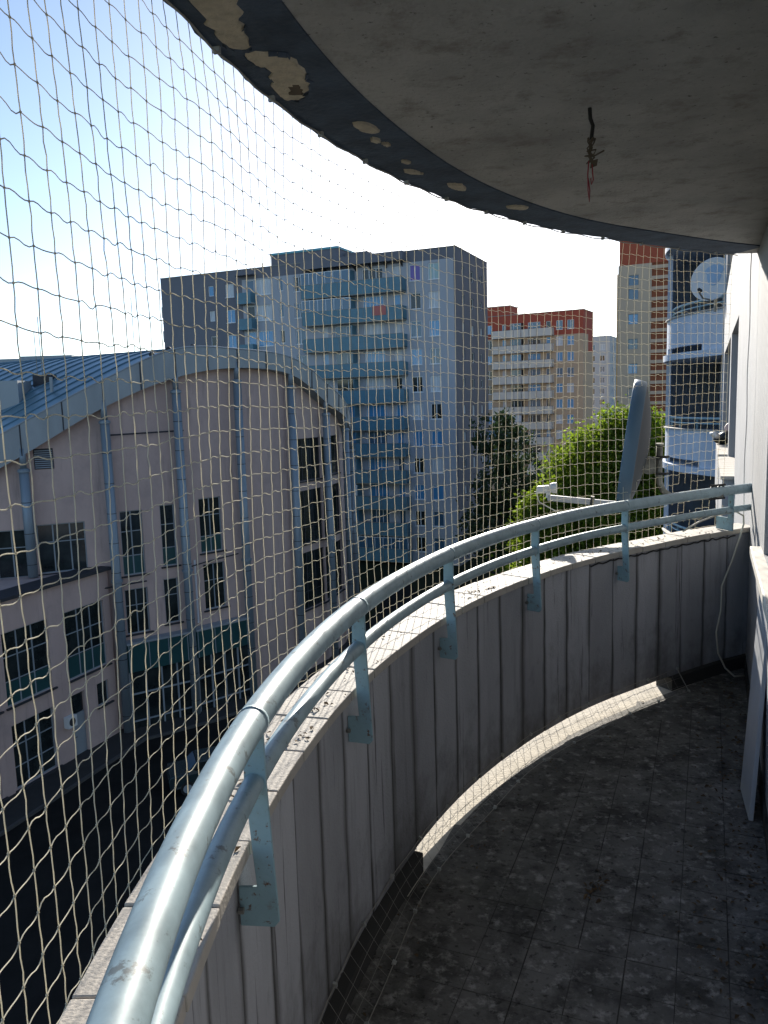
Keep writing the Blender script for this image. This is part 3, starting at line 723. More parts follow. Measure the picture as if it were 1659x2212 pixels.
# white dish on the upper rim
wd = thing('satellite_dish', 'white oval satellite dish with a blue emblem on the neighbouring upper balcony', 'satellite dish', (7.05, 17.2, 3.65))
dn2 = Vector((-.72, -.68, .22)).normalized(); dc2 = Vector((7.06, 17.15, 4.13))
b = MB(); b.lathe([(.001, -.06)] + [(.45 * u, -.06 + .06 * u * u) for u in (.25, .5, .75, .9, 1)] + [(.465, .0), (.465, -.02)] + [(.45 * u, -.075 + .06 * u * u) for u in (.95, .7, .4, .1, .002)], dc2, dn2, 40); b.build('reflector', 'dish_white', wd, smooth=True)
sd2 = Vector((0, 0, 1)).cross(dn2).normalized(); ud2 = dn2.cross(sd2)
def on_dish(x, y): r2 = (x * x + y * y) / .45**2; return dc2 + sd2 * x + ud2 * y + dn2 * (-.06 + .06 * r2 + .006)
def emblem(pts, m_, lift=0):
    b = MB(); P_ = [on_dish(x, y) + dn2 * lift for x, y in pts]; c = sum(P_, Vector()) / len(P_)
    n_ = len(P_); b.add(P_ + [c], [(i, (i + 1) % n_, n_) for i in range(n_)]); return b
e1 = emblem([(.2 * math.cos(q) * (1.15 if math.sin(q) > 0 else .8) + .02, .12 + .2 * math.sin(q) * (1 if math.sin(q) > 0 else 1.25)) for q in [i * .35 for i in range(18)]], None).build('emblem', 'logo_blue', wd)
emblem([(.1 * math.cos(q) + .03, .1 + .13 * math.sin(q)) for q in [i * .5236 for i in range(12)]], None, .004).build('emblem_centre', 'logo_light', e1)
b = MB(); b.tube([dc2 - ud2 * .44, dc2 - ud2 * .5 + dn2 * .3, dc2 - ud2 * .42 + dn2 * .52], .018, 8); b.build('feed_arm', 'steel_dull', wd)
b = MB(); q_ = dc2 - ud2 * .38 + dn2 * .52; b.lathe([(0, 0), (.035, 0), (.035, .1), (0, .101)], q_, -dn2, 12); b.build('receiver', 'black_metal', wd)
b = MB(); b.tube([dc2 - dn2 * .08, dc2 - dn2 * .2 - Vector((0, 0, .1)), dc2 - dn2 * .2 - Vector((0, 0, .62))], .03, 8); b.build('mast', 'steel_dull', wd)
# black bag on the straight parapet
bagr = thing('plastic_bag', 'crumpled black bag with a pale pink bundle lying on the sunlit parapet cap', 'bag', WL(14.3, .27, .897))
def blob(c, r_, m_, nm, parent, sx=1, sy=1, sz=1, seed=0, rough=.25):
    import bmesh
    bm = bmesh.new(); bmesh.ops.create_icosphere(bm, subdivisions=3, radius=1)
    rg = np.random.default_rng(seed); dirs = rg.normal(0, 1, (14, 3)); dirs /= np.linalg.norm(dirs, axis=1)[:, None]; am = rg.uniform(-rough, rough, 14)
    for v in bm.verts:
        d = np.array(v.co); k = 1 + sum(a * math.exp(-6 * (1 - float(d @ q))) for a, q in zip(am, dirs))
        v.co = Vector((d[0] * r_ * sx * k, d[1] * r_ * sy * k, d[2] * r_ * sz * k)) + c
    me = bpy.data.meshes.new(nm); bm.to_mesh(me); bm.free(); me.materials.append(MATS[m_])
    me.polygons.foreach_set('use_smooth', [True] * len(me.polygons)); return obj(nm, me, parent)
blob(WL(14.3, .24, 1.0), .14, 'bag_black', 'bag_body', bagr, 1, 1.3, .8, 3, .4)
blob(WL(14.1, .1, 1.06), .07, 'plastic_white', 'white_corner', bagr, 1, 1, .8, 5, .4)
blob(WL(14.35, .33, 1.17), .085, 'bag_pink', 'pink_bundle', bagr, 1, 1, 1, 8, .4)

# ================================================================== APARTMENT BLOCKS
def slab_block(root, W, D, ZTOP, rows, pal, right_face=True, xmin=-99, small_from=-99, balcony_split=False, seed=1, left_balconies=False):
    """prefabricated block, local x from -W (left end) to 0 (corner), y into the block; same layout on every storey"""
    rg = random.Random(seed)
    ops, wins, sops = [], [], []
    z_low = 15.62 - 2.8 * (rows - 1)
    def glass(n_bright=.27):
        r_ = rg.random()
        return 'glass_sky_bright' if r_ < n_bright else 'curtain' if r_ < .45 else 'glass_sky' if r_ < .75 else 'glass_dark'
    cols = [(-2.92, -1.7, 15.58, 13.97, (.5,)), (-4.94, -3.73, 15.6, 13.98, (.5,)), (-6.76, -5.99, 15.6, 13.4, ()), (-10.23, -7.86, 15.64, 13.95, (.33, .66)), (-13.68, -11.54, 15.64, 13.95, (.33, .66)), (-15.2, -14.46, 15.6, 13.4, ()),
            (-18.42, -17.2, 15.6, 14.02, (.5,)), (-20.38, -19.77, 15.69, 14.25, ()), (-23.2, -21.3, 15.74, 14.05, (.33, .66)), (-24.5, -23.5, 15.74, 13.5, ()), (-27.27, -26.12, 15.56, 14.1, (.5,)), (-29.57, -28.84, 15.56, 14.42, ())]
    if W > 35: cols += []
    for r_ in range(rows):
        dz = -2.8 * r_
        for x0, x1, zt, zb, c in cols:
            if x0 < max(xmin, -W + .5): continue
            ops.append((x0, x1, zb + dz, zt + dz)); wins.append((x0, zb + dz, x1 - x0, zt - zb, c))
    front_mats = {}
    L = -W
    b = MB(); segs = pal['front']           # list of (x0, x1, z0, z1, material)
    for x0, x1, z0, z1, m_ in segs:
        mb = MB(); oo = [o for o in ops if o[0] >= x0 - .01 and o[1] <= x1 + .01 and o[2] >= z0 - .01 and o[3] <= z1 + .01]
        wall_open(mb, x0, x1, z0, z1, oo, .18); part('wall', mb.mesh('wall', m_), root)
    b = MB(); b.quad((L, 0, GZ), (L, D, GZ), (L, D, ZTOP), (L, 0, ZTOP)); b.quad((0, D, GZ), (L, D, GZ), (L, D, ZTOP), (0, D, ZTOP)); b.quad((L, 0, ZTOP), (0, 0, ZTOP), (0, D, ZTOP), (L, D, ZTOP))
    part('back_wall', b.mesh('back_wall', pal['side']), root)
    b = MB(); b.box(L + .05, -.05, .182, .3, GZ, ZTOP - .2); part('inner_wall', b.mesh('inner_wall', 'dark_trim'), root)
    # right end face
    rw = []
    sw = []
    if right_face:
        for r_ in range(rows):
            dz = -2.8 * r_
            for y0, y1, zt, zb in pal['right_windows']:
                sw.append((y0, y1, zb + dz, zt + dz))
    for y0, y1, z0, z1, m_ in pal['right']:
        mb = MB(); oo = [o for o in sw if o[0] >= y0 - .01 and o[1] <= y1 + .01 and o[2] >= z0 - .01 and o[3] <= z1 + .01]
        wall_open(mb, y0, y1, z0, z1, oo, .18)
        p_ = part('end_wall', mb.mesh('end_wall', m_), root, (0, 0, 0), math.pi / 2)
    for y0, y1, zb, zt in sw:
        window(root, -.1, y0, zb, y1 - y0, zt - zb, (), (), .06, 'frame_white', 'glass_dark' if rg.random() < .7 else 'curtain', math.pi / 2)
        b = MB(); 
    sill = {}
    for x0, zb, w_, h_, c in wins:
        gm = glass()
        if pal.get('special') and (round(x0, 2), round(zb, 2)) in pal['special']: gm = pal['special'][(round(x0, 2), round(zb, 2))]
        o = window(root, x0, .09, zb, w_, h_, c, (), .075, 'frame_white', gm)
        if h_ < 1.7 and c:
            key = round(w_, 2)
            if key not in sill: sill[key] = MB().box(-.06, w_ + .06, -.16, .03, -.055, -.003).mesh('sill', 'frame_white')
            part('sill', sill[key], o, (0, 0, 0))
    # long balconies
    bal = {}
    for r_ in range(rows):
        z = 12.95 - 2.8 * r_
        bb = part('balcony', bal.setdefault('slab', MB().box(-16.9, -5.32, -1.15, -.003, 0, .14).mesh('balcony_slab', 'balcony_slab')), root, (0, 0, z))
        spans = ((-16.86, -11.2), (-11.1, -5.36)) if balcony_split else ((-16.86, -11.12), (-11.1, -5.36))
        for a_, c_2 in spans:
            key = ('p', a_)
            if key not in bal: bal[key] = MB().box(a_, c_2, -1.2, -1.155, .0, 1.36).mesh('panel', pal['panel'])
            part('panel', bal[key], bb, (0, 0, .06))
        for xs_, key in ((-16.9, 'e1'), (-5.36, 'e2')):
            if key not in bal: bal[key] = MB().box(xs_, xs_ + .04, -1.15, -.003, .0, 1.34).mesh('side_panel', pal['panel'])
            part('side_panel', bal[key], bb, (0, 0, .06))
        if 'rail' not in bal:
            mb = MB(); mb.box(-16.92, -5.3, -1.22, -1.14, 1.425, 1.465)
            for i in range(9): mb.box(-16.9 + i * 1.445 - .02, -16.9 + i * 1.445 + .02, -1.22, -1.2, .1, 1.42)
            bal['rail'] = mb.mesh('rail', pal['rail'])
        part('rail', bal['rail'], bb)
        if 'part' not in bal: bal['part'] = MB().box(-11.13, -11.07, -1.1, -.002, .14, 2.6).mesh('divider', pal['divider'])
        part('divider', bal['part'], bb)
        if -25.2 > max(xmin, -W):
            sb = part('small_balcony', bal.setdefault('s', MB().box(-25.2, -23.3, -1.0, -.003, 0, .12).mesh('balcony_slab', 'balcony_slab')), root, (0, 0, z + .15))
            part('panel', bal.setdefault('sp', MB().box(-25.18, -23.32, -1.04, -1.0, .0, 1.2).mesh('panel', pal['panel'])), sb)
            part('side_panel', bal.setdefault('sq', MB().box(-23.36, -23.32, -1.0, -.003, .0, 1.2).mesh('side_panel', pal['panel'])), sb)
            part('side_panel', bal.setdefault('sr', MB().box(-25.18, -25.14, -1.0, -.003, .0, 1.2).mesh('side_panel', pal['panel'])), sb)
        if rg.random() < pal.get('glazed', .25):     # some balconies are glazed in
            a_, c_2 = spans[rg.randrange(2)]
            mb = MB(); n_ = 6
            for i in range(n_ + 1): mb.box(a_ + (c_2 - a_) * i / n_ - .03, a_ + (c_2 - a_) * i / n_ + .03, -1.19, -1.14, 1.47, 2.6)
            mb.box(a_, c_2, -1.192, -1.138, 2.6, 2.66)
            gl = part('glazing', mb.mesh('glazing', 'frame_white'), bb)
            part('pane', MB().box(a_, c_2, -1.17, -1.16, 1.47, 2.6).mesh('pane', 'curtain' if rg.random() < .6 else 'glass_sky'), gl)
    return root

# --- grey block with teal balconies
H1 = 16.95
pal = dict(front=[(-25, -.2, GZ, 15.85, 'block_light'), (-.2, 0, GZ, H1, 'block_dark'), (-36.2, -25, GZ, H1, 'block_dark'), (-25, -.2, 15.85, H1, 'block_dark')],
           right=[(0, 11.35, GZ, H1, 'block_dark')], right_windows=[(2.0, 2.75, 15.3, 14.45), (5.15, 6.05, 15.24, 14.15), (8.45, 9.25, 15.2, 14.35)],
           side='block_dark', panel='balcony_teal', rail='steel_dull', divider='balcony_teal', glazed=.3,
           special={(-4.94, 13.98): 'curtain_violet', (-2.92, 13.97): 'blind_mint'})
grey = thing('apartment_block', 'tall grey apartment block with teal balcony fronts and a dark end wall', 'apartment block', (7.82, 80.95, 0), rotz=math.atan2(-.40016, .91645))
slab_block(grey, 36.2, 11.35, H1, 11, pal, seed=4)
part('canopy', MB().box(-16.95, -5.28, -1.0, -.004, 16.05, H1 - .02).mesh('canopy', 'block_dark'), grey)
for i in range(7):
    part('bracket', MB().prism([(-16.2 + i * 1.75, -.95, 16.04), (-16.2 + i * 1.75, -.01, 16.04), (-16.2 + i * 1.75, -.01, 15.5)], (.08, 0, 0)).mesh('bracket', 'dark_trim'), grey)
part('canopy', MB().box(-25.4, -23.1, -.9, -.004, 16.2, 16.32).mesh('canopy', 'block_dark'), grey)
ph_ = part('penthouse', MB().box(-21.45, -13.28, .6, 7, H1 + .002, 18.2).mesh('penthouse', 'block_dark'), grey)
part('trim', MB().box(-21.55, -13.18, .5, 7.1, 18.2, 18.42).mesh('trim', 'penthouse_trim'), ph_)
part('penthouse', MB().box(-13.27, -10.6, 2.2, 6.4, H1 + .002, 17.9).mesh('penthouse', 'block_dark'), grey)
part('coping', MB().box(-36.25, .06, -.06, 11.42, H1, H1 + .07).mesh('coping', 'steel_dull'), grey)
for x, y, h in ((-12.9, 3, 2.2), (-23.5, 2, .9), (-30, 4, .5)):
    part('antenna', MB().tube([(x, y, H1), (x, y, H1 + h)], .035, 6).mesh('antenna', 'black_metal'), grey)
for r_ in range(5):
    z = 12.6 - 2.8 * r_
    sbk = part('end_balcony', MB().box(-37.1, -36.203, 1.0, 3.2, z, z + .12).mesh('end_balcony', 'balcony_slab'), grey)
    part('panel', MB().box(-37.12, -37.06, 1.0, 3.2, z + .12, z + 1.3).mesh('panel', 'cream_panel'), sbk)
    part('panel', MB().box(-37.06, -36.21, 1.0, 1.05, z + .12, z + 1.3).mesh('panel', 'cream_panel'), sbk)
    part('awning', MB().prism([(-36.205, 1.0, z + 2.5), (-37.1, 1.0, z + 2.2), (-37.1, 1.0, z + 2.24), (-36.205, 1.0, z + 2.55)], (0, 2.2, 0)).mesh('awning', 'cream_panel'), sbk)

def on_block(x, y, z):
    a_ = math.atan2(-.40016, .91645); return Vector((7.82 + x * math.cos(a_) - y * math.sin(a_), 80.95 + x * math.sin(a_) + y * math.cos(a_), z))
for x, z, w_, m_, lab in ((-8.6, 10.72, 1.5, 'towel_red', 'faded red towel hung over a teal balcony front of the grey block'), (-14.0, 2.3, 1.1, 'curtain', 'white towel hung over a teal balcony front of the grey block')):
    b = MB(); n_ = 8
    for i in range(n_):
        x0, x1 = x + w_ * i / n_, x + w_ * (i + 1) / n_; d0, d1 = .02 * math.sin(i * 1.9), .02 * math.sin((i + 1) * 1.9)
        b.hexa([on_block(x0, -1.25 + d0, z), on_block(x1, -1.25 + d1, z), on_block(x1, -1.23 + d1, z), on_block(x0, -1.23 + d0, z), on_block(x0, -1.25, z + .95), on_block(x1, -1.25, z + .95), on_block(x1, -1.23, z + .95), on_block(x0, -1.23, z + .95)])
    tag(b.build('towel', m_, None), lab, 'towel')
# --- red topped block with cream balconies
H2 = 17.15
pal2 = dict(front=[(-36, 0, GZ, 13.05, 'tan_render'), (-36, 0, 13.05, H2, 'red_render')],
            right=[(0, 3.3, GZ, 13.05, 'tan_render'), (0, 3.3, 13.05, H2, 'red_render'), (3.3, 6.84, GZ, 9.97, 'tan_render'), (3.3, 6.84, 9.97, H2, 'red_render')],
            right_windows=[], side='tan_render', panel='cream_panel', rail='dark_trim', divider='dark_trim', glazed=.35)
red = thing('apartment_block', 'tan apartment block with a red top storey and cream balcony fronts', 'apartment block', (36.31, 142.98, 0), rotz=math.atan2(-.48398, .87508))
slab_block(red, 36, 6.84, H2, 10, pal2, right_face=False, xmin=-26, balcony_split=True, seed=11)
b1_ = part('penthouse', MB().box(-20, -13.85, .5, 5, H2 + .002, 18.95).mesh('penthouse', 'red_render'), red)
part('trim', MB().box(-20.1, -13.75, .4, 5.1, 18.95, 19.1).mesh('trim', 'cream_panel'), b1_)
part('coping', MB().box(-36.1, .08, -.08, 6.92, H2, H2 + .12).mesh('coping', 'steel_dull'), red)
for x in (-14.2, -.6): part('antenna', MB().tube([(x, 3, H2), (x, 3, H2 + 1.6)], .05, 5).mesh('antenna', 'black_metal'), red)

# --- pale block far behind
wh = thing('apartment_block', 'pale white apartment block showing between the tan blocks', 'apartment block', (59.0, 205.7, 0), rotz=math.atan2(-.454, .891))
ops = []
for r_ in range(9):
    zc = 14.4 - 2.8 * r_
    for x0 in (-2.6, -5.1, -8.0, -10.6): ops.append((x0, x0 + 1.4, zc - .75, zc + .75))
mb = MB(); wall_open(mb, -20, 0, GZ, 17.25, ops, .18); part('wall', mb.mesh('wall', 'far_white'), wh)
rops = [(3 + k * 3.2, 4.2 + k * 3.2, 13.6 - 2.8 * r_, 15 - 2.8 * r_) for r_ in range(9) for k in (0, 1)]
mb = MB(); wall_open(mb, 0, 10, GZ, 17.25, rops, .18); part('end_wall', mb.mesh('end_wall', 'far_white'), wh, (0, 0, 0), math.pi / 2)
b = MB(); b.quad((-20, 0, 17.25), (0, 0, 17.25), (0, 10, 17.25), (-20, 10, 17.25)); b.box(-20, -.02, .19, .3, GZ, 17.1); b.box(-.3, -.19, .3, 9.9, GZ, 17.1); part('roof', b.mesh('roof', 'dark_trim'), wh)
for x0, x1, z0, z1 in ops: window(wh, x0, .09, z0, x1 - x0, z1 - z0, (.5,), (), .1, 'frame_white', random.choice(['glass_dark', 'glass_sky', 'curtain', 'glass_sky']))
for y0, y1, z0, z1 in rops: window(wh, -.09, y0, z0, y1 - y0, z1 - z0, (.5,), (), .1, 'frame_white', 'glass_sky', math.pi / 2)
for x in (-2, -6): part('antenna', MB().tube([(x, 3, 17.2), (x, 3, 18.2)], .06, 5).mesh('antenna', 'black_metal'), wh)

# --- tan tower with the red top and brown striped flank
tw = thing('apartment_tower', 'tall tan tower with a red top and brown cream striped bays', 'apartment block', (27.65, 93.3, 0), rotz=math.atan2(-.454, .891))
tz_ = [(14.2, 15.35), (12.64, 13.85)] + [(9.88 - 2.8 * k, 11.04 - 2.8 * k) for k in range(8)]
ops = [(1.16, 2.27, a_, b_) for a_, b_ in tz_]
mb = MB(); wall_open(mb, 0, 3.65, GZ, 16.5, ops, .16); part('wall', mb.mesh('wall', 'tower_tan'), tw)
part('top_storey', MB().box(.12, 12, .02, 11, 16.504, 22).mesh('top_storey', 'tower_red'), tw)
part('core', MB().box(.01, 11.9, .17, 11.2, GZ, 16.5).mesh('core', 'tower_tan'), tw)
part('wing', MB().box(-.35, .008, 1.2, 11, GZ, 15.75).mesh('wing', 'sunlit_tan'), tw)
part('recess_wall', MB().box(3.66, 11.9, .12, .168, GZ, 16.49).mesh('recess_wall', 'brown_brick'), tw)
bm_ = MB().box(3.655, 11.95, .01, .119, 0, .37).mesh('band', 'cream_band')
k = 0
while 15.85 - 1.165 * k > GZ: part('band', bm_, tw, (0, 0, 15.85 - 1.165 * k)); k += 1
part('corner_pier', MB().box(3.6, 3.68, -.02, .1, GZ, 16.5).mesh('corner_pier', 'tower_tan'), tw)
for x0, x1, z0, z1 in ops: window(tw, x0, .07, z0, x1 - x0, z1 - z0, (.5,), (), .06, 'frame_grey', random.choice(['glass_sky_bright', 'glass_sky', 'glass_sky']))

# ================================================================== PINK HALL WITH THE VAULTED ROOF
hall = thing('vaulted_hall', 'pink rendered hall with an arched grey fascia, tall columns and blue metal roof', 'hall', (-10.86, 42.49, GZ))
pil = [(-25.2, 36.9), (-21.3, 37.5), (-17.56, 38.64), (-13.99, 40.26), (-10.86, 42.49), (-8.06, 45.13), (-5.34, 47.84), (-3.55, 51.24), (-2.51, 54.94), (-2.3, 58.8)]
zbot = [-4.2, -2.3, -.26, 1.96, 3.42, 3.96, 3.59, 1.89, .76, -.9]
zhgt = [1.5, 1.5, 1.5, 1.32, 1.45, 1.02, .98, 1.2, .95, .9]
def smooth_path(P_, Z_, H_, sub=8):
    o_ = []
    n_ = len(P_)
    for i in range(n_ - 1):
        ix = [max(i - 1, 0), i, i + 1, min(i + 2, n_ - 1)]
        for k in range(sub):
            u = k / sub
            def cr_(v): return .5 * (2 * v[1] + (v[2] - v[0]) * u + (2 * v[0] - 5 * v[1] + 4 * v[2] - v[3]) * u * u + (3 * v[1] - v[0] - 3 * v[2] + v[3]) * u**3)
            o_.append((cr_([P_[j][0] for j in ix]), cr_([P_[j][1] for j in ix]), cr_([Z_[j] for j in ix]), cr_([H_[j] for j in ix])))
    o_.append((P_[-1][0], P_[-1][1], Z_[-1], H_[-1])); return o_
fp = smooth_path(pil, zbot, zhgt)
def fnorm(i):    # outward (towards the courtyard)
    a_, b_ = fp[max(i - 1, 0)], fp[min(i + 1, len(fp) - 1)]; d = Vector((b_[0] - a_[0], b_[1] - a_[1], 0)).normalized(); return Vector((d.y, -d.x, 0))
# fascia in sheets with joints
for s0 in range(0, len(fp) - 1, 4):
    s1 = min(s0 + 4, len(fp) - 1); mb = MB(); vs = []
    for i in range(s0, s1 + 1):
        x, y, z, h = fp[i]; nn = fnorm(i); c = Vector((x, y, 0)) + nn * .12
        sh = .0
        vs += [c + Vector((0, 0, z)), c - nn * .9 + Vector((0, 0, z)), c - nn * .9 + Vector((0, 0, z + h)), c + nn * .05 + Vector((0, 0, z + h))]
    n_ = s1 - s0 + 1
    mb.add(vs, [(i * 4 + k, i * 4 + 4 + k, i * 4 + 4 + (k + 1) % 4, i * 4 + (k + 1) % 4) for i in range(n_ - 1) for k in range(4)])
    mb.build('fascia_sheet', 'fascia_zinc', hall)
    x, y, z, h = fp[s0]; nn = fnorm(s0); c = Vector((x, y, 0)) + nn * .15
    mb = MB(); mb.tube([c + Vector((0, 0, z)), c + nn * .03 + Vector((0, 0, z + h))], .03, 6); mb.build('fascia_joint', 'dark_trim', hall)
mb = MB(); mb.tube([Vector((x, y, z + h + .03)) + fnorm(i) * .16 for i, (x, y, z, h) in enumerate(fp)], .045, 6); mb.build('fascia_edge', 'frame_grey', hall)
# roof sheet swept back along the vault axis, with standing seams
bk_ = Vector((math.sin(R(-60)), math.cos(R(-60)), 0))
mb = MB(); nS = 26; nF = len(fp)
def roof_pt(i, t_): x, y, z, h = fp[i]; return Vector((x, y, z + h - .02)) + bk_ * t_ - fnorm(i) * .2
vs = [roof_pt(i, t_) for t_ in np.linspace(0, 60, nS) for i in range(nF)]
mb.add(vs, [(k * nF + i, k * nF + i + 1, (k + 1) * nF + i + 1, (k + 1) * nF + i) for k in range(nS - 1) for i in range(nF - 1)])
roof = mb.build('roof', 'roof_metal', hall, smooth=True)
for k in range(1, 44):
    mb = MB(); t_ = k * 1.05
    mb.tube([roof_pt(i, t_) + Vector((0, 0, .03)) for i in range(0, nF)], .035, 4); mb.build('seam', 'roof_metal', roof)
# roof furniture
def rbox(i, t_, sx, sy, z0, z1, m_, nm):
    p = roof_pt(i, t_); mb = MB(); mb.box(p.x - sx, p.x + sx, p.y - sy, p.y + sy, p.z + z0, p.z + z1); return mb.build(nm, m_, hall)
# columns with collars
cap_prof = None
for j, ((x, y), zt) in enumerate(zip(pil, zbot)):
    if j in (0, ): continue
    z0 = GZ if j not in (1, 2) else -6.3
    mb = MB(); mb.tube([(x, y, z0), (x, y, zt - .75)], .235, 18); col = mb.build('column', 'column_zinc', hall, smooth=True)
    mb = MB(); mb.tube([(x, y, zt - .62), (x, y, zt + .35)], .16, 14); mb.build('column_neck', 'column_zinc', col, smooth=True)
    mb = MB(); mb.lathe([(.235, -.82), (.29, -.80), (.29, -.70), (.2, -.62)], (x, y, zt), (0, 0, 1), 18); mb.build('column_cap', 'column_zinc', col)
    z = zt - 2.3
    while z > z0 + .5: mb = MB(); mb.tube([(x, y, z - .015), (x, y, z + .015)], .242, 18); mb.build('column_joint', 'dark_trim', col); z -= 1.55
    for zz in (-7.0,):
        if zz > z0 and j > 2: mb = MB(); mb.lathe([(.24, zz - .08), (.30, zz - .06), (.30, zz + .06), (.24, zz + .08)], (x, y, 0), (0, 0, 1), 18); mb.build('column_collar', 'column_zinc', col)
# wall bays behind the columns
bays = {}
def bay_frame(j, off=.5):
    a_, b_ = Vector((*pil[j], 0)), Vector((*pil[j + 1], 0)); u = (b_ - a_).normalized(); nn = Vector((u.y, -u.x, 0)); return a_ - nn * off, u, (b_ - a_).length, math.atan2(u.y, u.x)
WSET = {1: [(.9, 2.0, -6.4, -3.95), (2.25, 3.75, -6.4, -3.95)] , 2: [(.33, 2.62, -6.3, -3.79)],
        3: [(.54, 1.73, -6.9, -3.45), (2.7, 3.52, -6.7, -3.33), (.5, 1.75, -10.1, -7.65), (2.64, 3.46, -9.9, -7.4)],
        4: [(1.23, 2.64, -6.3, -3.2), (1.28, 2.66, -9.6, -6.95)], 5: [],
        6: [(.95, 3.75, -2.95, -.28), (1.0, 3.75, -6.95, -3.55), (1.05, 3.75, -11.2, -7.5)],
        7: [(.3, 3.6, -2.9, -.3), (.3, 3.6, -7.0, -3.6), (.3, 3.6, -11.2, -7.6)], 8: [], 0: []}
for j in range(9):
    O, u, Lb, an_ = bay_frame(j)
    if j == 0: continue
    bay = part('wall_bay', None, None) if False else None
    zc = min(zbot[j], zbot[j + 1]) - .05
    mb = MB(); wall_open(mb, -.05, Lb + .05, GZ, min(zc, -.1 if WSET[j] else zc), WSET[j], .22)
    zc2 = min(zc, -.1 if WSET[j] else zc)
    n_ = 6
    for q in range(n_):
        x0, x1 = -.05 + (Lb + .1) * q / n_, -.05 + (Lb + .1) * (q + 1) / n_
        def zt_(x): 
            f_ = (j + min(1, max(0, x / Lb))) * 8; i0 = int(min(f_, len(fp) - 2)); return fp[i0][2] + (fp[i0 + 1][2] - fp[i0][2]) * (f_ - i0) + .25
        mb.quad((x0, 0, zc2), (x1, 0, zc2), (x1, 0, zt_(x1)), (x0, 0, zt_(x0)))
    o = obj('wall_bay', mb.mesh('wall_bay', 'pink_render'), None); o.parent = hall; o.location = O - hall.location + Vector((0, 0, 0)); o.rotation_euler.z = an_
    for k_, (x0, x1, z0, z1) in enumerate(WSET[j]):
        w_, h_ = x1 - x0, z1 - z0
        cols_ = (.33, .68) if w_ > 2 else (.5,) if w_ > 1 else ()
        if j >= 6: cols_ = (.28, .64); rows_ = (.3,)
        else: rows_ = (.63,) if h_ < 2.7 else (.3, .68)
        wd_ = window(o, x0, .1, z0, w_, h_, cols_, rows_, .06, 'frame_grey' if j < 6 else 'dark_trim', 'glass_dark')
        if 3 <= j <= 4 and h_ > 2.7:
            part('spandrel_panel', MB().box(.05, w_ - .05, .02, .034, .05, h_ * .29).mesh('spandrel_panel', 'teal_panel'), wd_)
        part('sill', MB().box(-.12, w_ + .15, -.22, .02, -.08, -.004).mesh('sill', 'dark_trim'), wd_)
    part('inner_wall', MB().box(-.04, Lb + .04, .24, .3, GZ, zc2).mesh('inner_wall', 'dark_trim'), o)
    if j == 2:
        lv = part('louvre', MB().box(.5, 1.41, -.03, .05, -1.0, .02).mesh('louvre', 'dark_trim'), o)
        for q in range(9): part('louvre_slat', MB().prism([(.54, -.06, -.95 + q * .105), (.54, -.031, -.92 + q * .105), (.54, -.031, -.9 + q * .105)], (.83, 0, 0)).mesh('louvre_slat', 'frame_grey'), lv)
    if j in (3, 4):   # entrance glazing below a teal band
        bd = part('teal_band', MB().box(.25, Lb - .02, -.62, -.3, -12.0, -10.5).mesh('teal_band', 'teal_panel'), o)
        part('band_coping', MB().box(.2, Lb + .02, -.7, -.02, -10.498, -10.38).mesh('band_coping', 'frame_grey'), bd)
        for q in range(4): part('band_joint', MB().box(.3 + q * (Lb - .4) / 3.2, .34 + q * (Lb - .4) / 3.2, -.64, -.622, -12.0, -10.5).mesh('band_joint', 'frame_grey'), bd)
        gz = part('entrance_glazing', MB().box(.25, Lb - .02, -.42, -.38, GZ, -12.01).mesh('entrance_glazing', 'glass_dark'), o)
        mb = MB()
        for q in range(5): mb.box(.25 + q * (Lb - .35) / 4, .33 + q * (Lb - .35) / 4, -.5, -.421, GZ, -12.01)
        mb.box(.25, Lb - .02, -.49, -.424, -13.3, -13.22); mb.box(.25, Lb - .02, -.49, -.424, GZ + .5, GZ + .57); part('glazing_bars', mb.mesh('glazing_bars', 'frame_grey'), gz)
    if j == 3: 
        pp = part('awning_bar', MB().tube([(-.9, -.4, -7.3), (1.6, -.4, -7.25)], .04, 6).mesh('awning_bar', 'dark_trim'), o)
    if j in (3,):
        part('wall_bar', MB().tube([(.3, -.3, .55), (4.2, -.3, .62)], .04, 6).mesh('wall_bar', 'dark_trim'), o)
    if j == 4: part('awning_bar', MB().tube([(-.2, -.4, -6.9), (1.1, -.4, -6.75), (3.4, -.35, -6.6)], .035, 6).mesh('awning_bar', 'dark_trim'), o)
# white drainpipe beside the second column
O, u, Lb, an_ = bay_frame(4); p = O + u * .75
mb = MB(); mb.tube([(p.x, p.y, -6.6), (p.x, p.y, -10.2)], .06, 8); mb.build('drainpipe', 'frame_white', hall)
# podium wing
po_o = Vector((-16.96, 33.8, 0)); pu = Vector((2.45, 6.23, 0)).normalized(); pan = math.atan2(pu.y, pu.x)
pod = part('podium', None, hall, Vector((-16.96, 33.8, 0)) - hall.location, pan) if False else None
PW = [(-3.4, -.6, -11.2, -7.8), (-.08, 2.6, -11.2, -7.8), (3.68, 6.42, -11.25, -7.82), (5.48, 6.35, -13.27, -12.05), (3.68, 4.6, GZ + .02, -12.03), (0, 2.5, -15.1, -12.08), (-3.4, -.8, -15.1, -12.08)]
mb = MB(); wall_open(mb, -6, 6.9, GZ, -6.35, PW, .25)
mb.quad((6.9, 0, GZ), (6.9, 5, GZ), (6.9, 5, -6.35), (6.9, 0, -6.35)); mb.quad((-6, 0, -6.35), (6.9, 0, -6.35), (6.9, 6, -6.35), (-6, 9, -6.35))
o = obj('podium_wall', mb.mesh('podium_wall', 'pink_render'), None); o.parent = hall; o.location = po_o - hall.location; o.rotation_euler.z = pan
part('ledge', MB().box(-6.1, 6.95, -.25, 1.2, -6.349, -6.2).mesh('ledge', 'dark_trim'), o)
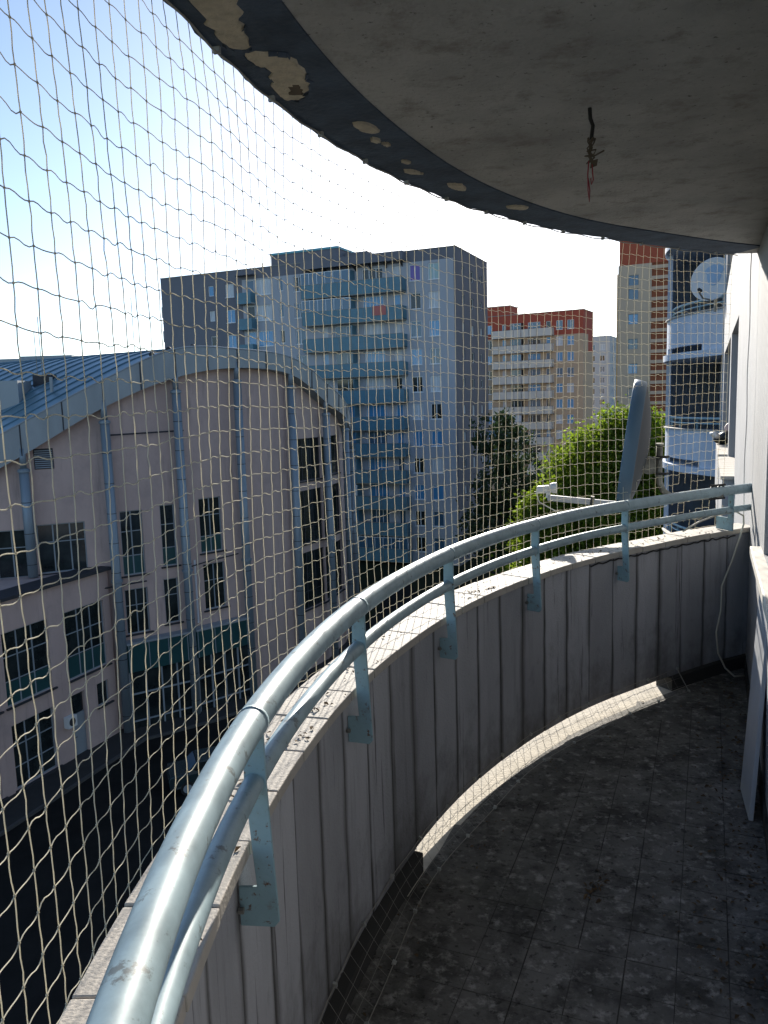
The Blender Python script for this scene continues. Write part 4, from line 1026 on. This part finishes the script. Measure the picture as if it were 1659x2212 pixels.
part('inner_wall', MB().box(-5.9, 6.85, .27, .33, GZ, -6.4).mesh('inner_wall', 'dark_trim'), o)
for k_, (x0, x1, z0, z1) in enumerate(PW):
    w_, h_ = x1 - x0, z1 - z0
    if k_ == 4:
        dr_ = part('door', MB().box(0, w_, 0, .05, 0, 2.2).mesh('door', 'frame_grey'), o, (x0, .12, z0))
        part('handle', MB().tube([(.15, -.03, 1.05), (.15, -.05, 1.05), (.26, -.05, 1.05)], .015, 6).mesh('handle', 'black_metal'), dr_)
        part('transom', MB().box(.05, w_ - .05, .02, .03, 2.25, h_).mesh('transom', 'glass_dark'), dr_); continue
    wd_ = window(o, x0, .1, z0, w_, h_, (.33, .66) if w_ > 1.5 else (), (.33, .66) if w_ > 1.5 else (), .06, 'frame_grey', 'glass_dark')
    if k_ < 3: part('spandrel_panel', MB().box(.05, w_ - .05, .02, .034, .05, h_ * .31).mesh('spandrel_panel', 'teal_panel'), wd_)
    part('sill', MB().box(-.1, w_ + .2, -.22, .02, -.08, -.004).mesh('sill', 'dark_trim'), wd_)
ac = part('air_conditioner', MB().box(3.05, 3.62, -.32, -.02, -13.43, -12.88).mesh('air_conditioner', 'plastic_white'), o)
part('fan_grille', MB().lathe([(.0, 0), (.2, 0), (.2, .012), (0, .013)], (3.3, -.321, -13.15), (0, -1, 0), 16).mesh('fan_grille', 'dark_trim'), ac)
# roof furniture
for i, t_, sx, sy, z1, m_, nm in ((21, 4.6, .7, .8, .95, 'fascia_zinc', 'roof_hatch'), (25, 5.0, .5, .4, .3, 'dark_trim', 'roof_vent'), (39, 14, 1.6, 2.0, .32, 'fascia_zinc', 'ridge_box'), (42, 21, 3.0, 2.2, .55, 'fascia_zinc', 'ridge_box')):
    rbox(i, t_, sx, sy, -.6, z1, m_, nm)
for i, t_, h in ((25, 5.2, 3.4), (25, 5.6, 2.6), (34, 4, 3.0)):
    p = roof_pt(i, t_); mb = MB(); mb.tube([p, p + Vector((0, 0, h))], .02, 5); mb.build('antenna', 'steel_dull', hall)
for i, t_ in ((30, .2), (32, .2), (35, .2)):
    p = roof_pt(i, t_); mb = MB(); mb.lathe([(0, 0), (.14, 0), (.16, .12), (.08, .2), (0, .21)], p, (0, 0, 1), 10); mb.build('roof_lamp', 'dark_trim', hall)
p = roof_pt(22, 2.2); mb = MB(); mb.tube([p - Vector((0, 0, .1)), p + Vector((0, 0, .8))], .09, 8); mb.build('vent_pipe', 'fascia_zinc', hall)

# ================================================================== PARKED CAR IN THE COURTYARD
car = thing('parked_car', 'dark parked car standing in the shaded courtyard', 'car', (-8.2, 34.4, GZ), rotz=R(20))
prof = [(-2.0, .35), (-2.05, .75), (-1.95, .95), (-1.2, 1.0), (-.75, 1.42), (.75, 1.45), (1.5, 1.02), (1.95, .92), (2.05, .6), (2.0, .35)]
mb = MB(); rows_ = []
for yy, sc_ in ((-.82, .94), (-.78, 1), (.78, 1), (.82, .94)):
    rows_.append([(x * (1 if z < 1 else .98), yy * (1 if z < 1.02 else .84), .35 + (z - .35) * (sc_ if z > .5 else 1)) for x, z in prof])
n_ = len(prof); mb.add([p for r_ in rows_ for p in r_], [(i * n_ + k, i * n_ + (k + 1) % n_, (i + 1) * n_ + (k + 1) % n_, (i + 1) * n_ + k) for i in range(3) for k in range(n_)] + [tuple(range(n_))[::-1], tuple(range(3 * n_, 4 * n_))])
part('body', mb.mesh('body', 'car_paint', False), car, bevel=.05)
part('windscreen', MB().prism([(.82, -.62, 1.41), (1.44, -.68, 1.06), (1.44, .68, 1.06), (.82, .62, 1.41)], (.01, 0, .02)).mesh('windscreen', 'glass_sky'), car)
part('rear_window', MB().prism([(-.8, -.62, 1.39), (-1.15, -.68, 1.06), (-1.15, .68, 1.06), (-.8, .62, 1.39)], (-.01, 0, .02)).mesh('rear_window', 'glass_sky'), car)
for s in (-1, 1):
    part('side_window', MB().prism([(-1.0, s * .75, 1.05), (1.2, s * .75, 1.05), (.7, s * .69, 1.38), (-.7, s * .69, 1.38)], (0, s * .03, 0)).mesh('side_window', 'glass_dark'), car)
    for x in (-1.25, 1.25):
        wh_ = part('wheel', MB().tube([(x, s * .62, .32), (x, s * .84, .32)], .32, 20).mesh('wheel', 'tyre'), car)
        part('rim', MB().tube([(x, s * .835, .32), (x, s * .85, .32)], .2, 14).mesh('rim', 'frame_grey'), wh_)
    part('headlight', MB().box(1.94, 2.04, s * .62 - .14, s * .62 + .14, .68, .82).mesh('headlight', 'frame_white'), car)

# ================================================================== TREES
def leaf_mesh(name, lobes, count, size, m_, seed, shell=.55):
    rg = np.random.default_rng(seed)
    wts = np.array([l[3] * l[4] * l[5] for l in lobes]) ** .8; wts /= wts.sum()
    # clumps: leaf groups on the lobes' shells, so gaps stay between them
    ncl = max(60, count // 34); pick = rg.choice(len(lobes), ncl, p=wts); C = np.array(lobes)[pick]
    d = rg.normal(0, 1, (ncl, 3)); d /= np.linalg.norm(d, axis=1)[:, None]
    rr = rg.uniform(shell, 1.0, ncl)[:, None] * (1 + rg.normal(0, .07, (ncl, 1)))
    cc = C[:, :3] + d * rr * C[:, 3:6]
    cs = rg.uniform(.2, .5, ncl)
    idx = rg.integers(0, ncl, count)
    p = cc[idx] + rg.normal(0, 1, (count, 3)) * cs[idx][:, None] * np.array([1, 1, .75])
    a = rg.normal(0, 1, (count, 3)); a /= np.linalg.norm(a, axis=1)[:, None]
    b_ = rg.normal(0, 1, (count, 3)); b_ -= a * (a * b_).sum(1)[:, None]; b_ /= np.linalg.norm(b_, axis=1)[:, None]
    s = rg.uniform(.6, 1.3, count)[:, None] * size
    V = np.stack([p - a * s, p + b_ * s * .55, p + a * s, p - b_ * s * .55], 1).reshape(-1, 3)
    me = bpy.data.meshes.new(name); me.vertices.add(count * 4); me.vertices.foreach_set('co', V.ravel())
    me.loops.add(count * 4); me.loops.foreach_set('vertex_index', np.arange(count * 4)); me.polygons.add(count)
    me.polygons.foreach_set('loop_start', np.arange(count) * 4); me.polygons.foreach_set('loop_total', np.full(count, 4))
    me.update(calc_edges=True); me.materials.append(MATS[m_]); return me
def tree(name, label, base, lobes, count, size, m_, seed, trunk=.28, group=None):
    rg = random.Random(seed); t_ = thing(name, label, 'tree', base, group)
    bx, by, bz = base
    top = max(l[2] for l in lobes); mb = MB()
    pts = [Vector((bx, by, bz - .1)), Vector((bx + .1, by, bz + (top - bz) * .35)), Vector((bx - .1, by + .1, bz + (top - bz) * .65)), Vector((bx + .1, by, top))]
    mb.tube(pts, [trunk * 1.2, trunk * .85, trunk * .55, trunk * .15], 10)
    tr = mb.build('trunk', 'bark', t_, smooth=True)
    for l in lobes:
        q = pts[1].lerp(pts[2], rg.random()); e_ = Vector(l[:3]); mb = MB()
        mb.tube([q, q.lerp(e_, .5) + Vector((0, 0, .5)), e_], [trunk * .4, trunk * .25, trunk * .06], 6); mb.build('limb', 'bark', tr, smooth=True)
    o = obj('crown', leaf_mesh('crown', lobes, count, size, m_, seed), t_); return t_
tree('leafy_tree', 'sunlit bright green leafy tree behind the handrail satellite dish', (12.8, 44.6, GZ),
     [(11.6, 44.2, -2.6, 2.3, 2.3, 2.6), (13.6, 44.6, -2.0, 2.6, 2.5, 3.0), (15.3, 45.2, -1.9, 2.0, 2.2, 2.6), (12.3, 44, -5.2, 3.2, 3, 2.8), (15.4, 45, -5.6, 2.8, 3, 3), (13.4, 44.8, .2, 1.1, 1.2, 1.1), (14.7, 45, .3, .9, 1, .9), (10.6, 44.4, -4.6, 1.8, 1.8, 1.9), (13.5, 45, -8, 3.5, 3, 2.5)], 75000, .12, 'leaf_bright', 21, .33)
tree('leafy_tree', 'smaller bright green tree left of and below the big leafy tree', (9.0, 43.2, GZ),
     [(9.1, 43.2, -4.6, 1.5, 1.5, 1.6), (8.3, 43.0, -5.2, 1.2, 1.3, 1.3), (9.9, 43.4, -6.5, 2.0, 1.8, 2.0), (8.8, 43.2, -8.0, 2.2, 2, 2.2)], 22000, .115, 'leaf_bright', 22, .2)
tree('dark_tree', 'tall dark tree against the end wall of the grey block', (10.9, 73, GZ),
     [(10.6, 73, -1.6, 2.2, 2.2, 2.4), (12.3, 73.4, -3.2, 2.2, 2.2, 2.4), (11.4, 73, -6.4, 3.2, 3, 3), (10.4, 73, -10.5, 3.4, 3, 3.6)], 10000, .2, 'leaf_dark', 31, .3, 'dark trees between the blocks')
tree('dark_tree', 'dark tree in the gap between grey block and tan block, above the lawn', (16.0, 70, GZ),
     [(15.2, 70, -5.2, 2.2, 2.2, 2.2), (17.0, 70, -6.2, 2.4, 2.4, 2.4), (16, 70, -9.6, 3.6, 3.2, 3.2), (14.2, 70, -11, 2.8, 2.6, 3)], 9000, .2, 'leaf_dark', 33, .28, 'dark trees between the blocks')
tree('dark_tree', 'low dark tree standing below the bright leafy trees', (12.0, 36, GZ),
     [(11, 36, -9, 2.4, 2.4, 2.2), (13.4, 36, -9, 2.6, 2.4, 2.4), (12, 36, -12, 3.6, 3, 3), (15.2, 37, -10.5, 2.6, 2.4, 3)], 9000, .2, 'leaf_dark', 34, .25, 'dark trees between the blocks')
tree('conifer_tree', 'small dark pointed conifer before the pale far block', (33, 118, GZ),
     [(33, 118, -2.2 - k * 2.6, .5 + k * .55, .5 + k * .55, 1.6) for k in range(5)], 5000, .26, 'leaf_dark', 35, .22)


# ------------------------------------------------------------------ keep every thing within thing > part > sub-part
bpy.context.view_layer.update()
def depth(o):
    d = 1
    while o.parent: o = o.parent; d += 1
    return d
deep = [o for o in sc.objects if depth(o) == 3 and o.children]
for o in deep:
    top = o.parent.parent; mw = o.matrix_world.copy()
    o.parent = top; o.matrix_parent_inverse = Matrix.Identity(4); o.matrix_basis = top.matrix_world.inverted() @ mw
bpy.context.view_layer.update()
